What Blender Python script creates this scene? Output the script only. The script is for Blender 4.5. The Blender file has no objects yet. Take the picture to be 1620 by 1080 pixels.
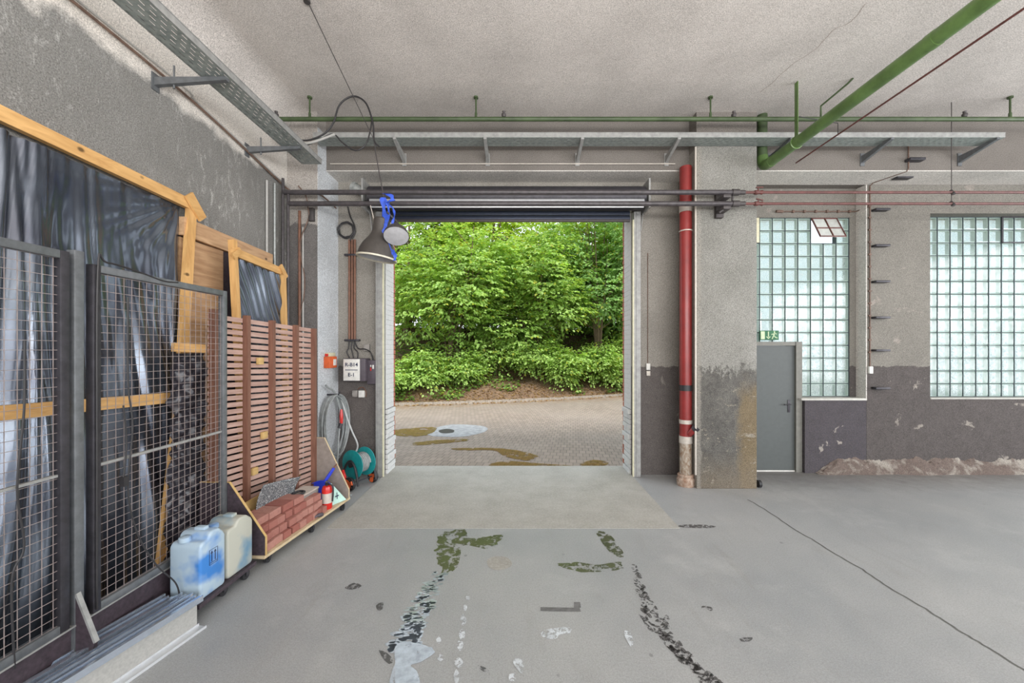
import bpy, bmesh, math, random
import numpy as np
from mathutils import Vector, Matrix, noise

R = math.radians
sc = bpy.context.scene
col = sc.collection

# ------------------------------------------------------------------ camera
FPX, PX, PY, CAMZ = 615.0, 820.0, 555.0, 1.9
cam_d = bpy.data.cameras.new('camera')
cam = bpy.data.objects.new('camera', cam_d)
col.objects.link(cam)
cam.location = (0, 0, CAMZ)
cam.rotation_euler = (R(90), 0, 0)
cam_d.sensor_width = 36
cam_d.lens = FPX / 1620 * 36
cam_d.shift_x = -(PX - 810) / 1620
cam_d.shift_y = (PY - 540) / 1620
cam_d.clip_start = 0.02
cam_d.clip_end = 200
sc.camera = cam

# ------------------------------------------------------------------ light
sc.view_settings.view_transform = 'Standard'
sc.view_settings.look = 'None'
sc.view_settings.gamma = 1
sc.view_settings.use_curve_mapping = False
sc.view_settings.exposure = 0.42
sc.cycles.max_bounces = 8
sc.cycles.diffuse_bounces = 5
sc.cycles.glossy_bounces = 4
sc.cycles.transmission_bounces = 6
sc.cycles.transparent_max_bounces = 24
sc.cycles.caustics_reflective = False
sc.cycles.caustics_refractive = False
sc.cycles.sample_clamp_indirect = 6
sc.cycles.use_denoising = True

w = bpy.data.worlds.new('overcast_sky')
sc.world = w
w.use_nodes = True
wn = w.node_tree
bgn = wn.nodes['Background']
tc = wn.nodes.new('ShaderNodeTexCoord')
sp = wn.nodes.new('ShaderNodeSeparateXYZ')
cr = wn.nodes.new('ShaderNodeValToRGB')
cr.color_ramp.elements[0].position = 0.0
cr.color_ramp.elements[0].color = (0.30, 0.32, 0.34, 1)
cr.color_ramp.elements[1].position = 0.5
cr.color_ramp.elements[1].color = (0.80, 0.90, 1.0, 1)
e = cr.color_ramp.elements.new(0.08)
e.color = (0.86, 0.92, 0.97, 1)
wn.links.new(tc.outputs['Generated'], sp.inputs[0])
wn.links.new(sp.outputs['Z'], cr.inputs[0])
wn.links.new(cr.outputs[0], bgn.inputs['Color'])
bgn.inputs['Strength'].default_value = 1.35


def area(name, loc, rot, sx, sy, power, color):
    d = bpy.data.lights.new(name, 'AREA')
    d.shape = 'RECTANGLE'
    d.size, d.size_y, d.energy, d.color = sx, sy, power, color
    o = bpy.data.objects.new(name, d)
    o.location = loc
    o.rotation_euler = rot
    col.objects.link(o)
    return o


sun_d = bpy.data.lights.new('sun', 'SUN')
sun_d.energy = 2.8
sun_d.angle = R(25)
sun_d.color = (1, 0.97, 0.9)
sun = bpy.data.objects.new('sun', sun_d)
sun.rotation_euler = (R(32), R(14), 0)
col.objects.link(sun)
# added fill lights standing in for daylight from unseen rear and right-hand openings
area('rear_fill', (3.5, -6.7, 2.7), (R(90), 0, 0), 14, 4.2, 520, (0.97, 0.98, 1.0))
area('side_fill', (11.7, -0.5, 2.6), (R(90), 0, R(90)), 10, 3.6, 520, (0.97, 0.98, 1.0))

# added unseen fill light aimed up to brighten the ceiling, behind the camera
area('ceiling_fill', (1.5, -1.6, 2.9), (R(152), 0, 0), 7, 1.2, 330, (1.0, 0.97, 0.93))

# ------------------------------------------------------------------ helpers


def at(u, v, Y):
    return Vector(((u - PX) / FPX * Y, Y, CAMZ - (v - PY) / FPX * Y))


def fl(u, v, z=0.0):
    Y = (CAMZ - z) * FPX / (v - PY)
    return Vector(((u - PX) / FPX * Y, Y, z))


class MB:
    def __init__(s):
        s.bm = bmesh.new()

    def _merge(s, t, M=None):
        if M is not None:
            t.transform(M)
        vm = [s.bm.verts.new(v.co) for v in t.verts]
        t.verts.index_update()
        for f in t.faces:
            try:
                s.bm.faces.new([vm[v.index] for v in f.verts])
            except ValueError:
                pass
        t.free()

    def box(s, x0, x1, y0, y1, z0, z1, M=None, bev=0.0, seg=2):
        t = bmesh.new()
        bmesh.ops.create_cube(t, size=1)
        for v in t.verts:
            v.co = Vector(((x0 + x1) / 2 + v.co.x * (x1 - x0), (y0 + y1) / 2 + v.co.y * (y1 - y0), (z0 + z1) / 2 + v.co.z * (z1 - z0)))
        if bev:
            bmesh.ops.bevel(t, geom=t.edges[:], offset=bev, segments=seg, affect='EDGES', profile=0.5)
            t.verts.index_update()
        s._merge(t, M)
        return s

    def bar(s, p0, p1, wx, wz, up=(0, 0, 1), bev=0.0):
        """rectangular bar from p0 to p1, wx across, wz along 'up'"""
        p0, p1 = Vector(p0), Vector(p1)
        d = (p1 - p0)
        L = d.length
        d.normalize()
        upv = Vector(up)
        if abs(d.dot(upv)) > 0.98:
            upv = Vector((1, 0, 0))
        x = d.cross(upv).normalized()
        z = x.cross(d).normalized()
        M = Matrix((x, d, z)).transposed().to_4x4()
        M.translation = p0
        return s.box(-wx / 2, wx / 2, 0, L, -wz / 2, wz / 2, M, bev)

    def tube(s, pts, r, n=8, closed=False, caps=True):
        pts = [Vector(p) for p in pts]
        rr = r if isinstance(r, (list, tuple)) else [r] * len(pts)
        rings = []
        N = len(pts)
        prev = None
        for i, p in enumerate(pts):
            if closed:
                d = pts[(i + 1) % N] - pts[i - 1]
            else:
                d = pts[min(i + 1, N - 1)] - pts[max(i - 1, 0)]
            if d.length < 1e-9:
                d = Vector((0, 0, 1))
            d.normalize()
            if prev is None:
                a = Vector((0, 0, 1)) if abs(d.z) < 0.9 else Vector((1, 0, 0))
                x = d.cross(a).normalized()
            else:
                x = (prev - d * prev.dot(d))
                if x.length < 1e-6:
                    x = d.cross(Vector((0, 0, 1)))
                x.normalize()
            prev = x
            y = d.cross(x)
            rings.append([s.bm.verts.new(p + (x * math.cos(k * 2 * math.pi / n) + y * math.sin(k * 2 * math.pi / n)) * rr[i]) for k in range(n)])
        m = N if closed else N - 1
        for i in range(m):
            a, b = rings[i], rings[(i + 1) % N]
            for k in range(n):
                s.bm.faces.new((a[k], a[(k + 1) % n], b[(k + 1) % n], b[k]))
        if caps and not closed:
            s.bm.faces.new(rings[0][::-1])
            s.bm.faces.new(rings[-1])
        return s

    def lathe(s, prof, n=24, M=None, close=False):
        t = bmesh.new()
        rings = []
        for (r, z) in prof:
            if r < 1e-6:
                rings.append([t.verts.new((0, 0, z))])
            else:
                rings.append([t.verts.new((r * math.cos(k * 2 * math.pi / n), r * math.sin(k * 2 * math.pi / n), z)) for k in range(n)])
        m = len(rings) if close else len(rings) - 1
        for i in range(m):
            a, b = rings[i], rings[(i + 1) % len(rings)]
            for k in range(n):
                k2 = (k + 1) % n
                if len(a) == 1 and len(b) == 1:
                    continue
                if len(a) == 1:
                    t.faces.new((a[0], b[k2], b[k]))
                elif len(b) == 1:
                    t.faces.new((a[k], a[k2], b[0]))
                else:
                    t.faces.new((a[k], a[k2], b[k2], b[k]))
        t.verts.index_update()
        s._merge(t, M)
        return s

    def prism(s, poly, off):
        off = Vector(off)
        a = [s.bm.verts.new(Vector(p)) for p in poly]
        b = [s.bm.verts.new(Vector(p) + off) for p in poly]
        n = len(a)
        s.bm.faces.new(a)
        s.bm.faces.new(b[::-1])
        for i in range(n):
            s.bm.faces.new((a[i], b[i], b[(i + 1) % n], a[(i + 1) % n]))
        return s

    def poly(s, pts):
        s.bm.faces.new([s.bm.verts.new(Vector(p)) for p in pts])
        return s

    def grid(s, fn, nu, nv, thick=None):
        g = [[s.bm.verts.new(Vector(fn(i / nu, j / nv))) for j in range(nv + 1)] for i in range(nu + 1)]
        for i in range(nu):
            for j in range(nv):
                s.bm.faces.new((g[i][j], g[i + 1][j], g[i + 1][j + 1], g[i][j + 1]))
        return s

    def build(s, name, mat, parent=None, smooth=True, ang=35):
        me = bpy.data.meshes.new(name)
        bmesh.ops.recalc_face_normals(s.bm, faces=s.bm.faces[:])
        off = Vector((0, 0, 0))
        if parent is None:
            if len(s.bm.verts):
                xs = [v.co for v in s.bm.verts]
                off = Vector(((min(c.x for c in xs) + max(c.x for c in xs)) / 2, (min(c.y for c in xs) + max(c.y for c in xs)) / 2, min(c.z for c in xs)))
        else:
            p = parent
            while p:
                off += p.location
                p = p.parent
        bmesh.ops.translate(s.bm, verts=s.bm.verts[:], vec=-off)
        s.bm.to_mesh(me)
        s.bm.free()
        if smooth:
            me.shade_smooth()
            me.set_sharp_from_angle(angle=R(ang))
        me.materials.append(mat)
        o = bpy.data.objects.new(name, me)
        col.objects.link(o)
        if parent is None:
            o.location = off
        else:
            o.parent = parent
        return o


def tag(o, label=None, cat=None, group=None, kind=None):
    if label:
        o['label'] = label
    if cat:
        o['category'] = cat
    if group:
        o['group'] = group
    if kind:
        o['kind'] = kind
    return o


def empty(name, loc, label=None, cat=None, group=None, kind=None):
    o = bpy.data.objects.new(name, None)
    o.empty_display_size = 0.1
    o.location = loc
    col.objects.link(o)
    return tag(o, label, cat, group, kind)


def struct(o):
    o['kind'] = 'structure'
    return o


def copy_tree(o, parent=None):
    c = o.copy()
    col.objects.link(c)
    if parent:
        c.parent = parent
    for ch in [x for x in col.objects if x.parent == o]:
        copy_tree(ch, c)
    return c


def spline(pts, k=8, closed=False):
    """Catmull-Rom through pts"""
    P = [Vector(p) for p in pts]
    n = len(P)
    out = []
    segs = n if closed else n - 1
    for i in range(segs):
        p0 = P[(i - 1) % n] if closed else P[max(i - 1, 0)]
        p1, p2 = P[i], P[(i + 1) % n]
        p3 = P[(i + 2) % n] if closed else P[min(i + 2, n - 1)]
        for j in range(k):
            t = j / k
            out.append(0.5 * ((2 * p1) + (-p0 + p2) * t + (2 * p0 - 5 * p1 + 4 * p2 - p3) * t * t + (-p0 + 3 * p1 - 3 * p2 + p3) * t ** 3))
    if not closed:
        out.append(P[-1])
    return out


# ------------------------------------------------------------------ materials
class NM:
    """small node-material builder"""

    def __init__(s, name):
        s.m = bpy.data.materials.new(name)
        s.m.use_nodes = True
        s.t = s.m.node_tree
        s.b = s.t.nodes['Principled BSDF']
        s.out = s.t.nodes['Material Output']
        s._pos = None

    def n(s, typ, **kw):
        nd = s.t.nodes.new(typ)
        for k, v in kw.items():
            setattr(nd, k, v)
        return nd

    def l(s, a, b):
        s.t.links.new(a, b)

    def pos(s):
        if s._pos is None:
            s._pos = s.n('ShaderNodeNewGeometry').outputs['Position']
        return s._pos

    def sep(s):
        x = s.n('ShaderNodeSeparateXYZ')
        s.l(s.pos(), x.inputs[0])
        return x

    def map(s, scale=(1, 1, 1), rot=(0, 0, 0), loc=(0, 0, 0), src=None):
        m = s.n('ShaderNodeMapping')
        m.inputs['Scale'].default_value = scale
        m.inputs['Rotation'].default_value = rot
        m.inputs['Location'].default_value = loc
        s.l(src or s.pos(), m.inputs[0])
        return m.outputs[0]

    def noise(s, scale, detail=4, rough=0.55, src=None, dist=0.0):
        x = s.n('ShaderNodeTexNoise')
        x.inputs['Scale'].default_value = scale
        x.inputs['Detail'].default_value = detail
        x.inputs['Roughness'].default_value = rough
        x.inputs['Distortion'].default_value = dist
        s.l(src or s.pos(), x.inputs['Vector'])
        return x.outputs['Fac']

    def ramp(s, fac, stops):
        x = s.n('ShaderNodeValToRGB')
        el = x.color_ramp.elements
        while len(el) < len(stops):
            el.new(0.5)
        for e_, (p, c) in zip(el, stops):
            e_.position = p
            if not isinstance(c, (tuple, list)):
                c = (c, c, c)
            e_.color = (c[0], c[1], c[2], 1)
        s.l(fac, x.inputs[0])
        return x.outputs[0]

    def step(s, fac, a, b):
        x = s.n('ShaderNodeMapRange')
        x.inputs['From Min'].default_value = a
        x.inputs['From Max'].default_value = b
        x.clamp = True
        s.l(fac, x.inputs['Value'])
        return x.outputs[0]

    def math(s, op, a, b=None):
        x = s.n('ShaderNodeMath', operation=op)
        for i, v in enumerate((a, b)):
            if v is None:
                continue
            if isinstance(v, (int, float)):
                x.inputs[i].default_value = v
            else:
                s.l(v, x.inputs[i])
        return x.outputs[0]

    def mix(s, fac, a, b, mode='MIX'):
        x = s.n('ShaderNodeMix', data_type='RGBA', blend_type=mode)
        for idx, v in ((0, fac), (6, a), (7, b)):
            if isinstance(v, (int, float)):
                x.inputs[idx].default_value = v
            elif isinstance(v, (tuple, list)):
                x.inputs[idx].default_value = (v[0], v[1], v[2], 1)
            else:
                s.l(v, x.inputs[idx])
        return x.outputs[2]

    def bump(s, h, strength=0.3, dist=0.01):
        x = s.n('ShaderNodeBump')
        x.inputs['Strength'].default_value = strength
        x.inputs['Distance'].default_value = dist
        s.l(h, x.inputs['Height'])
        s.l(x.outputs[0], s.b.inputs['Normal'])

    def color(s, c):
        if isinstance(c, (tuple, list)):
            s.b.inputs['Base Color'].default_value = (c[0], c[1], c[2], 1)
        else:
            s.l(c, s.b.inputs['Base Color'])

    def rough(s, r):
        if isinstance(r, (int, float)):
            s.b.inputs['Roughness'].default_value = r
        else:
            s.l(r, s.b.inputs['Roughness'])


def simple(name, c, rough=0.6, metal=0.0, var=0.12, scale=18, bump=0.0, spec=0.5):
    """plain colour with faint procedural wear"""
    k = NM(name)
    f = k.noise(scale, 4, 0.6)
    lo = tuple(x * (1 - var) for x in c)
    hi = tuple(min(1, x * (1 + var)) for x in c)
    k.color(k.ramp(f, [(0.3, lo), (0.7, hi)]))
    k.rough(rough)
    k.b.inputs['Metallic'].default_value = metal
    k.b.inputs['Specular IOR Level'].default_value = spec
    if bump:
        k.bump(f, bump, 0.004)
    return k.m


def plaster(name, upper, lower=None, dado=1.66, edge=0.02, peel=None, peel_lo=0.60, peel_hi=0.64, peel_z=None, scratch=0.0, top=None, top_z=4.2, top_edge=0.25):
    k = NM(name)
    n1 = k.noise(1.3, 6, 0.6)
    n2 = k.noise(9, 6, 0.7)
    n3 = k.noise(70, 3, 0.7)
    z = k.sep().outputs['Z']
    base = k.mix(k.step(n1, 0.3, 0.7), tuple(c * 0.86 for c in upper), tuple(c * 1.10 for c in upper))
    if lower:
        lo = k.mix(k.step(n2, 0.3, 0.7), tuple(c * 0.85 for c in lower), tuple(c * 1.12 for c in lower))
        zz = k.math('ADD', z, k.math('MULTIPLY', k.math('SUBTRACT', n2, 0.5), edge * 6))
        m = k.step(zz, dado - edge * 0.2, dado + edge * 0.2)
        base = k.mix(m, lo, base)
        if peel:
            pn = k.noise(3.1, 8, 0.62, dist=0.4)
            pm = k.step(pn, peel_lo, peel_hi)
            if peel_z:
                pm = k.math('MULTIPLY', pm, k.step(z, peel_z[1], peel_z[0]))
            base = k.mix(pm, base, peel)
    if top:
        zz = k.math('ADD', z, k.math('MULTIPLY', k.math('SUBTRACT', k.noise(2.2, 5, 0.6), 0.5), top_edge * 4))
        base = k.mix(k.step(zz, top_z - 0.03, top_z + 0.05), base, top)
    if scratch:
        sm = k.map(scale=(1, 3.4, 1.3), rot=(R(-24), 0, 0))
        sn = k.noise(4.2, 9, 0.78, src=sm, dist=0.7)
        big = k.step(k.noise(0.9, 3), 0.42, 0.62)
        base = k.mix(k.math('MULTIPLY', k.step(sn, 0.535, 0.70), k.math('MULTIPLY', k.math('ADD', big, 0.25), scratch)), base, (0.62, 0.61, 0.58))
    base = k.mix(k.math('MULTIPLY', k.step(k.noise(38, 4, 0.85), 0.42, 0.66), 0.26), base, (0.17, 0.15, 0.13))
    grain = k.noise(95, 2, 0.9)
    base = k.mix(1.0, base, k.ramp(grain, [(0.30, 1.42), (0.5, 1.0), (0.70, 0.50)]), 'MULTIPLY')
    k.color(base)
    k.rough(0.9)
    k.b.inputs['Specular IOR Level'].default_value = 0.2
    k.bump(k.math('ADD', n2, k.math('MULTIPLY', n3, 0.4)), 0.35, 0.012)
    return k.m


M = {}
M['ceiling'] = plaster('ceiling_paint', (0.68, 0.635, 0.60))
M['wall_left'] = plaster('grey_skim_plaster', (0.235, 0.23, 0.218), scratch=0.95, top=(0.70, 0.66, 0.61), top_z=4.2, top_edge=0.12)
M['wall_back'] = plaster('painted_render', (0.225, 0.212, 0.188), (0.095, 0.084, 0.082), peel=(0.30, 0.27, 0.24), peel_lo=0.635, peel_hi=0.67)
M['wall_light'] = plaster('pale_render', (0.60, 0.575, 0.54), (0.30, 0.27, 0.26), peel=None)
M['wall_white'] = plaster('white_pilaster_paint', (0.66, 0.69, 0.72))


def column_mat():
    k = NM('peeling_column_paint')
    sx_ = k.sep()
    x, z = sx_.outputs['X'], sx_.outputs['Z']
    n1, n2 = k.noise(1.6, 6, 0.6), k.noise(7, 8, 0.75, dist=0.4)
    up = k.mix(k.step(n1, 0.3, 0.7), (0.21, 0.205, 0.185), (0.285, 0.277, 0.255))
    lo = k.mix(k.step(n2, 0.32, 0.68), (0.075, 0.071, 0.066), (0.16, 0.152, 0.137))
    # ochre band down the right-hand side, brownish foot
    ox = k.step(k.math('ADD', x, k.math('MULTIPLY', k.math('SUBTRACT', n2, 0.5), 0.35)), 3.00, 3.10)
    ox = k.math('MULTIPLY', ox, k.step(k.math('ADD', z, n1), 2.0, 1.7))
    lo = k.mix(k.math('MULTIPLY', ox, 0.7), lo, (0.19, 0.135, 0.065))
    lo = k.mix(k.math('MULTIPLY', k.step(k.math('ADD', z, k.math('MULTIPLY', n2, 0.5)), 0.75, 0.35), 0.6), lo, (0.22, 0.18, 0.13))
    # light scrapes, mostly flat ones
    sc2 = k.noise(5.5, 9, 0.8, src=k.map(scale=(1, 1, 2.4)), dist=0.5)
    lo = k.mix(k.step(sc2, 0.585, 0.62), lo, (0.28, 0.25, 0.20))
    zz = k.math('ADD', z, k.math('MULTIPLY', k.math('SUBTRACT', k.noise(4, 9, 0.75, src=k.map(scale=(1.6, 1.6, 0.8))), 0.5), 1.1))
    base = k.mix(k.step(zz, 1.62, 1.66), lo, up)
    lf = k.step(k.math('ADD', x, k.math('MULTIPLY', k.math('SUBTRACT', n2, 0.5), 0.14)), 2.53, 2.50)
    base = k.mix(k.math('MULTIPLY', lf, 0.7), base, (0.30, 0.28, 0.245))
    grain = k.noise(95, 2, 0.9)
    base = k.mix(1.0, base, k.ramp(grain, [(0.30, 1.55), (0.5, 1.0), (0.70, 0.42)]), 'MULTIPLY')
    k.color(base)
    k.rough(0.9)
    k.bump(k.math('ADD', n2, k.math('MULTIPLY', grain, 0.4)), 0.4, 0.012)
    return k.m


M['column'] = column_mat()
M['pilaster'] = plaster('rough_dark_plaster', (0.42, 0.39, 0.36), (0.17, 0.16, 0.155), dado=3.65, edge=0.06, peel=(0.40, 0.38, 0.35), peel_lo=0.64, peel_hi=0.68)
M['wall_gate'] = plaster('painted_gate_render', (0.32, 0.30, 0.268), (0.13, 0.115, 0.11), peel=(0.24, 0.22, 0.2), peel_lo=0.66, peel_hi=0.70)
M['dark_wall'] = plaster('black_bitumen_paint', (0.075, 0.068, 0.078), (0.075, 0.068, 0.078), peel=(0.34, 0.31, 0.28), peel_lo=0.65, peel_hi=0.67)
M['beam'] = plaster('grey_beam_paint', (0.20, 0.182, 0.165))
M['soffit'] = plaster('soffit_lift_reveal_white', (0.72, 0.69, 0.65))  # light on the beam underside put into a paler colour; also window reveal


def concrete_floor():
    k = NM('worn_concrete')
    n1 = k.noise(0.55, 6, 0.6)
    n2 = k.noise(4.5, 8, 0.7)
    n3 = k.noise(55, 4, 0.75)
    c = k.ramp(n1, [(0.3, (0.30, 0.315, 0.33)), (0.7, (0.44, 0.44, 0.435))])
    c = k.mix(k.math('MULTIPLY', k.step(n2, 0.3, 0.75), 0.30), c, (0.50, 0.505, 0.51))
    c = k.mix(k.math('MULTIPLY', k.step(n3, 0.48, 0.72), 0.42), c, (0.25, 0.24, 0.225))
    sw_ = k.noise(2.6, 7, 0.7, src=k.map(scale=(2.4, 0.5, 1), rot=(0, 0, R(-14))), dist=0.5)
    c = k.mix(k.math('MULTIPLY', k.step(sw_, 0.56, 0.74), 0.45), c, (0.30, 0.29, 0.275))
    c = k.mix(k.math('MULTIPLY', k.step(k.noise(0.9, 7, 0.75), 0.54, 0.66), 0.35), c, (0.54, 0.545, 0.54))
    # scattered small dark spots
    v = k.n('ShaderNodeTexVoronoi')
    v.inputs['Scale'].default_value = 3.2
    k.l(k.map(scale=(1, 0.8, 1)), v.inputs['Vector'])
    spot = k.math('MULTIPLY', k.step(k.math('ADD', v.outputs['Distance'], k.math('MULTIPLY', n2, 0.10)), 0.105, 0.085), k.step(n1, 0.40, 0.5))
    c = k.mix(k.math('MULTIPLY', spot, 0.55), c, (0.14, 0.14, 0.14))
    # noisy darker band along the foot of the window wall
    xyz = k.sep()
    foot_band = k.math('MULTIPLY', k.step(k.math('ADD', xyz.outputs['Y'], k.math('MULTIPLY', n2, 0.8)), 5.6, 6.4), k.step(xyz.outputs['X'], 3.0, 3.6))
    c = k.mix(k.math('MULTIPLY', foot_band, 0.75), c, (0.13, 0.115, 0.10))
    grain = k.noise(120, 2, 0.9)
    c = k.mix(k.math('MULTIPLY', k.step(grain, 0.48, 0.66), 0.32), c, (0.17, 0.17, 0.17))
    c = k.mix(k.math('MULTIPLY', k.step(grain, 0.46, 0.30), 0.20), c, (0.82, 0.82, 0.82))
    k.color(c)
    k.rough(k.ramp(n2, [(0.3, 0.40), (0.7, 0.62)]))
    k.bump(k.math('ADD', n2, k.math('MULTIPLY', n3, 0.3)), 0.12, 0.01)
    return k.m


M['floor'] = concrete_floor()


def slab_mat():
    k = NM('brushed_threshold_concrete')
    n1 = k.noise(2.4, 6, 0.65)
    n3 = k.noise(45, 5, 0.8)
    st = k.noise(6, 5, 0.7, src=k.map(scale=(0.35, 2.2, 1), rot=(0, 0, R(20))))
    c = k.ramp(n1, [(0.3, (0.34, 0.32, 0.285)), (0.7, (0.46, 0.44, 0.40))])
    c = k.mix(k.math('MULTIPLY', k.step(n3, 0.45, 0.7), 0.45), c, (0.66, 0.655, 0.64))
    c = k.mix(k.math('MULTIPLY', k.step(st, 0.58, 0.75), 0.35), c, (0.32, 0.30, 0.26))
    k.color(c)
    k.rough(0.75)
    k.bump(n3, 0.25, 0.01)
    return k.m


M['slab'] = slab_mat()


def paver_mat():
    k = NM('block_paving')
    m = k.map(rot=(0, 0, R(8)))
    b = k.n('ShaderNodeTexBrick')
    b.inputs['Scale'].default_value = 1.0
    b.inputs['Brick Width'].default_value = 0.12
    b.inputs['Row Height'].default_value = 0.21
    b.inputs['Mortar Size'].default_value = 0.007
    b.inputs['Mortar Smooth'].default_value = 0.3
    b.inputs['Color1'].default_value = (0.33, 0.26, 0.215, 1)
    b.inputs['Color2'].default_value = (0.26, 0.205, 0.17, 1)
    b.inputs['Mortar'].default_value = (0.13, 0.105, 0.085, 1)
    k.l(m, b.inputs['Vector'])
    n1 = k.noise(0.5, 5)
    c = k.mix(k.math('MULTIPLY', k.step(n1, 0.35, 0.7), 0.35), b.outputs['Color'], (0.37, 0.31, 0.27))
    y = k.sep().outputs['Y']
    x = k.sep().outputs['X']
    # strip of fallen leaves and dirt along the kerb
    edge = k.math('SUBTRACT', y, k.math('MULTIPLY', x, 0.33))
    d = k.math('MULTIPLY', k.step(edge, 13.6, 14.6), k.step(k.noise(3, 6, 0.7), 0.42, 0.6))
    c = k.mix(k.math('MULTIPLY', d, 0.75), c, (0.27, 0.15, 0.07))
    k.color(c)
    k.rough(0.72)
    k.bump(b.outputs['Fac'], -0.4, 0.008)
    return k.m


M['paving'] = paver_mat()


def water(name, c, alpha=0.85, rough=0.03, edge_scale=9, edge_at=0.40, spec=0.8):
    k = NM(name)
    n = k.noise(14, 5, 0.6)
    k.color(k.ramp(n, [(0.35, tuple(x * 0.75 for x in c)), (0.65, tuple(x * 1.2 for x in c))]))
    k.rough(rough)
    en = k.noise(edge_scale, 8, 0.72, dist=0.5)
    k.l(k.math('MULTIPLY', k.step(en, edge_at, edge_at + 0.05), alpha), k.b.inputs['Alpha'])
    k.b.inputs['Specular IOR Level'].default_value = spec
    return k.m


M['wet'] = water('wet_concrete', (0.115, 0.115, 0.07), 0.80, 0.10, 11, 0.45)
M['puddle'] = water('puddle_pale_reflection', (0.44, 0.50, 0.56), 0.9, 0.03, 12, 0.36)  # pale reflection put into the base colour of the water
M['out_puddle'] = water('muddy_puddle', (0.27, 0.155, 0.05), 0.72, 0.22, 5, 0.40, 0.2)
M['stain'] = water('oil_stained_concrete', (0.06, 0.052, 0.052), 0.62, 0.35, 22, 0.44)
M['chalk'] = water('dried_white_spill', (0.66, 0.70, 0.74), 0.9, 0.5, 30, 0.44)
M['patch_dark'] = simple('dark_patch_repair', (0.17, 0.17, 0.17), 0.8, var=0.3)
M['crack'] = simple('floor_crack_dirt', (0.13, 0.13, 0.12), 0.9)
M['asphalt'] = simple('grey_patch_mortar', (0.34, 0.34, 0.35), 0.8, var=0.25, scale=8)
M['iron'] = simple('cast_iron', (0.10, 0.09, 0.09), 0.6, 0.6)
M['galv'] = simple('galvanised_steel', (0.46, 0.48, 0.47), 0.45, 0.6, var=0.22, scale=30)
M['galv_dull'] = simple('dull_galvanised_steel', (0.36, 0.36, 0.35), 0.6, 0.3, var=0.18)
M['alu'] = simple('bright_aluminium', (0.70, 0.78, 0.90), 0.18, 0.8, var=0.07)
M['alu_edge'] = simple('satin_aluminium', (0.72, 0.74, 0.77), 0.35, 0.4, var=0.07)
M['dark_steel'] = simple('dark_steel', (0.055, 0.052, 0.06), 0.45, 0.4, var=0.3)
M['grey_steel'] = simple('grey_painted_steel', (0.17, 0.18, 0.19), 0.45, 0.4, var=0.2)
M['wire'] = simple('rusty_zinc_wire', (0.36, 0.30, 0.285), 0.45, 0.2, var=0.3, scale=9)
M['black_pipe'] = simple('grey_black_pipe_paint', (0.07, 0.062, 0.066), 0.35, 0.1, var=0.3)
M['green_pipe'] = simple('green_pipe_paint', (0.10, 0.175, 0.05), 0.38, 0.0, var=0.3, scale=6)
M['green_dark'] = simple('dark_green_pipe_paint', (0.055, 0.085, 0.035), 0.45, 0.0, var=0.3, scale=6)
M['red_pipe'] = simple('red_pipe_paint', (0.26, 0.03, 0.028), 0.32, 0.0, var=0.2, scale=5)
M['redbrown'] = simple('red_brown_pipe_paint', (0.13, 0.045, 0.04), 0.45, var=0.3)
M['brown_pipe'] = simple('brown_conduit', (0.19, 0.085, 0.05), 0.5, var=0.25)
M['collar'] = simple('pipe_collar', (0.58, 0.53, 0.47), 0.5, 0.1)
M['cable'] = simple('black_cable_sheath', (0.03, 0.028, 0.03), 0.5)
M['cable_brown'] = simple('brown_cable_sheath', (0.16, 0.10, 0.075), 0.6, var=0.3)
M['cable_grey'] = simple('grey_cable_sheath', (0.45, 0.44, 0.42), 0.6)
M['white'] = simple('white_plastic', (0.75, 0.74, 0.70), 0.45)
M['ivory'] = simple('ivory_panel', (0.70, 0.66, 0.47), 0.6)
M['sill'] = simple('sill_concrete', (0.55, 0.54, 0.50), 0.8)
M['door'] = simple('grey_door_paint', (0.090, 0.100, 0.099), 0.5, var=0.06)
M['door_frame'] = simple('door_frame_paint', (0.19, 0.186, 0.165), 0.6)
M['black'] = simple('black_plastic', (0.025, 0.025, 0.028), 0.45)
M['black_ply'] = simple('black_plywood_and_shade', (0.055, 0.04, 0.05), 0.6, var=0.35, scale=40)
M['navy'] = simple('navy_shutter_slats', (0.045, 0.055, 0.085), 0.4, 0.4)
M['cabinet'] = simple('dark_cabinet', (0.085, 0.07, 0.085), 0.5)
M['orange'] = simple('orange_alarm_housing', (0.72, 0.13, 0.035), 0.45)
M['red'] = simple('fire_red_enamel', (0.62, 0.025, 0.02), 0.22)
M['blue'] = simple('blue_plastic', (0.03, 0.06, 0.62), 0.35)
M['blue_cloth'] = simple('blue_strap_cloth', (0.035, 0.10, 0.60), 0.6, var=0.3)
M['teal'] = simple('teal_reel_plastic', (0.015, 0.30, 0.31), 0.35)
M['mint'] = simple('pale_mint_sign', (0.50, 0.74, 0.66), 0.5)
M['sign_green'] = simple('sign_green', (0.015, 0.13, 0.05), 0.5)
M['sign_pale'] = simple('sign_pale', (0.55, 0.66, 0.42), 0.5)
M['hose'] = simple('grey_hose', (0.32, 0.34, 0.34), 0.45, var=0.2)
M['hose_light'] = simple('pale_hose', (0.62, 0.64, 0.64), 0.4)
M['shade_dark'] = simple('brown_grey_lampshade', (0.085, 0.075, 0.068), 0.5, 0.2)
M['shade_in'] = simple('pale_lamp_interior', (0.52, 0.52, 0.54), 0.5)
M['shade_rim'] = simple('cream_lamp_rim', (0.66, 0.62, 0.50), 0.5)
M['soil'] = simple('soil_bank', (0.17, 0.105, 0.065), 0.95, var=0.5, scale=7, bump=0.6)
M['kerb'] = simple('kerb_stone', (0.36, 0.31, 0.26), 0.9, var=0.3)
M['grey_box'] = simple('grey_plastic_box', (0.30, 0.28, 0.26), 0.6)
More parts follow.
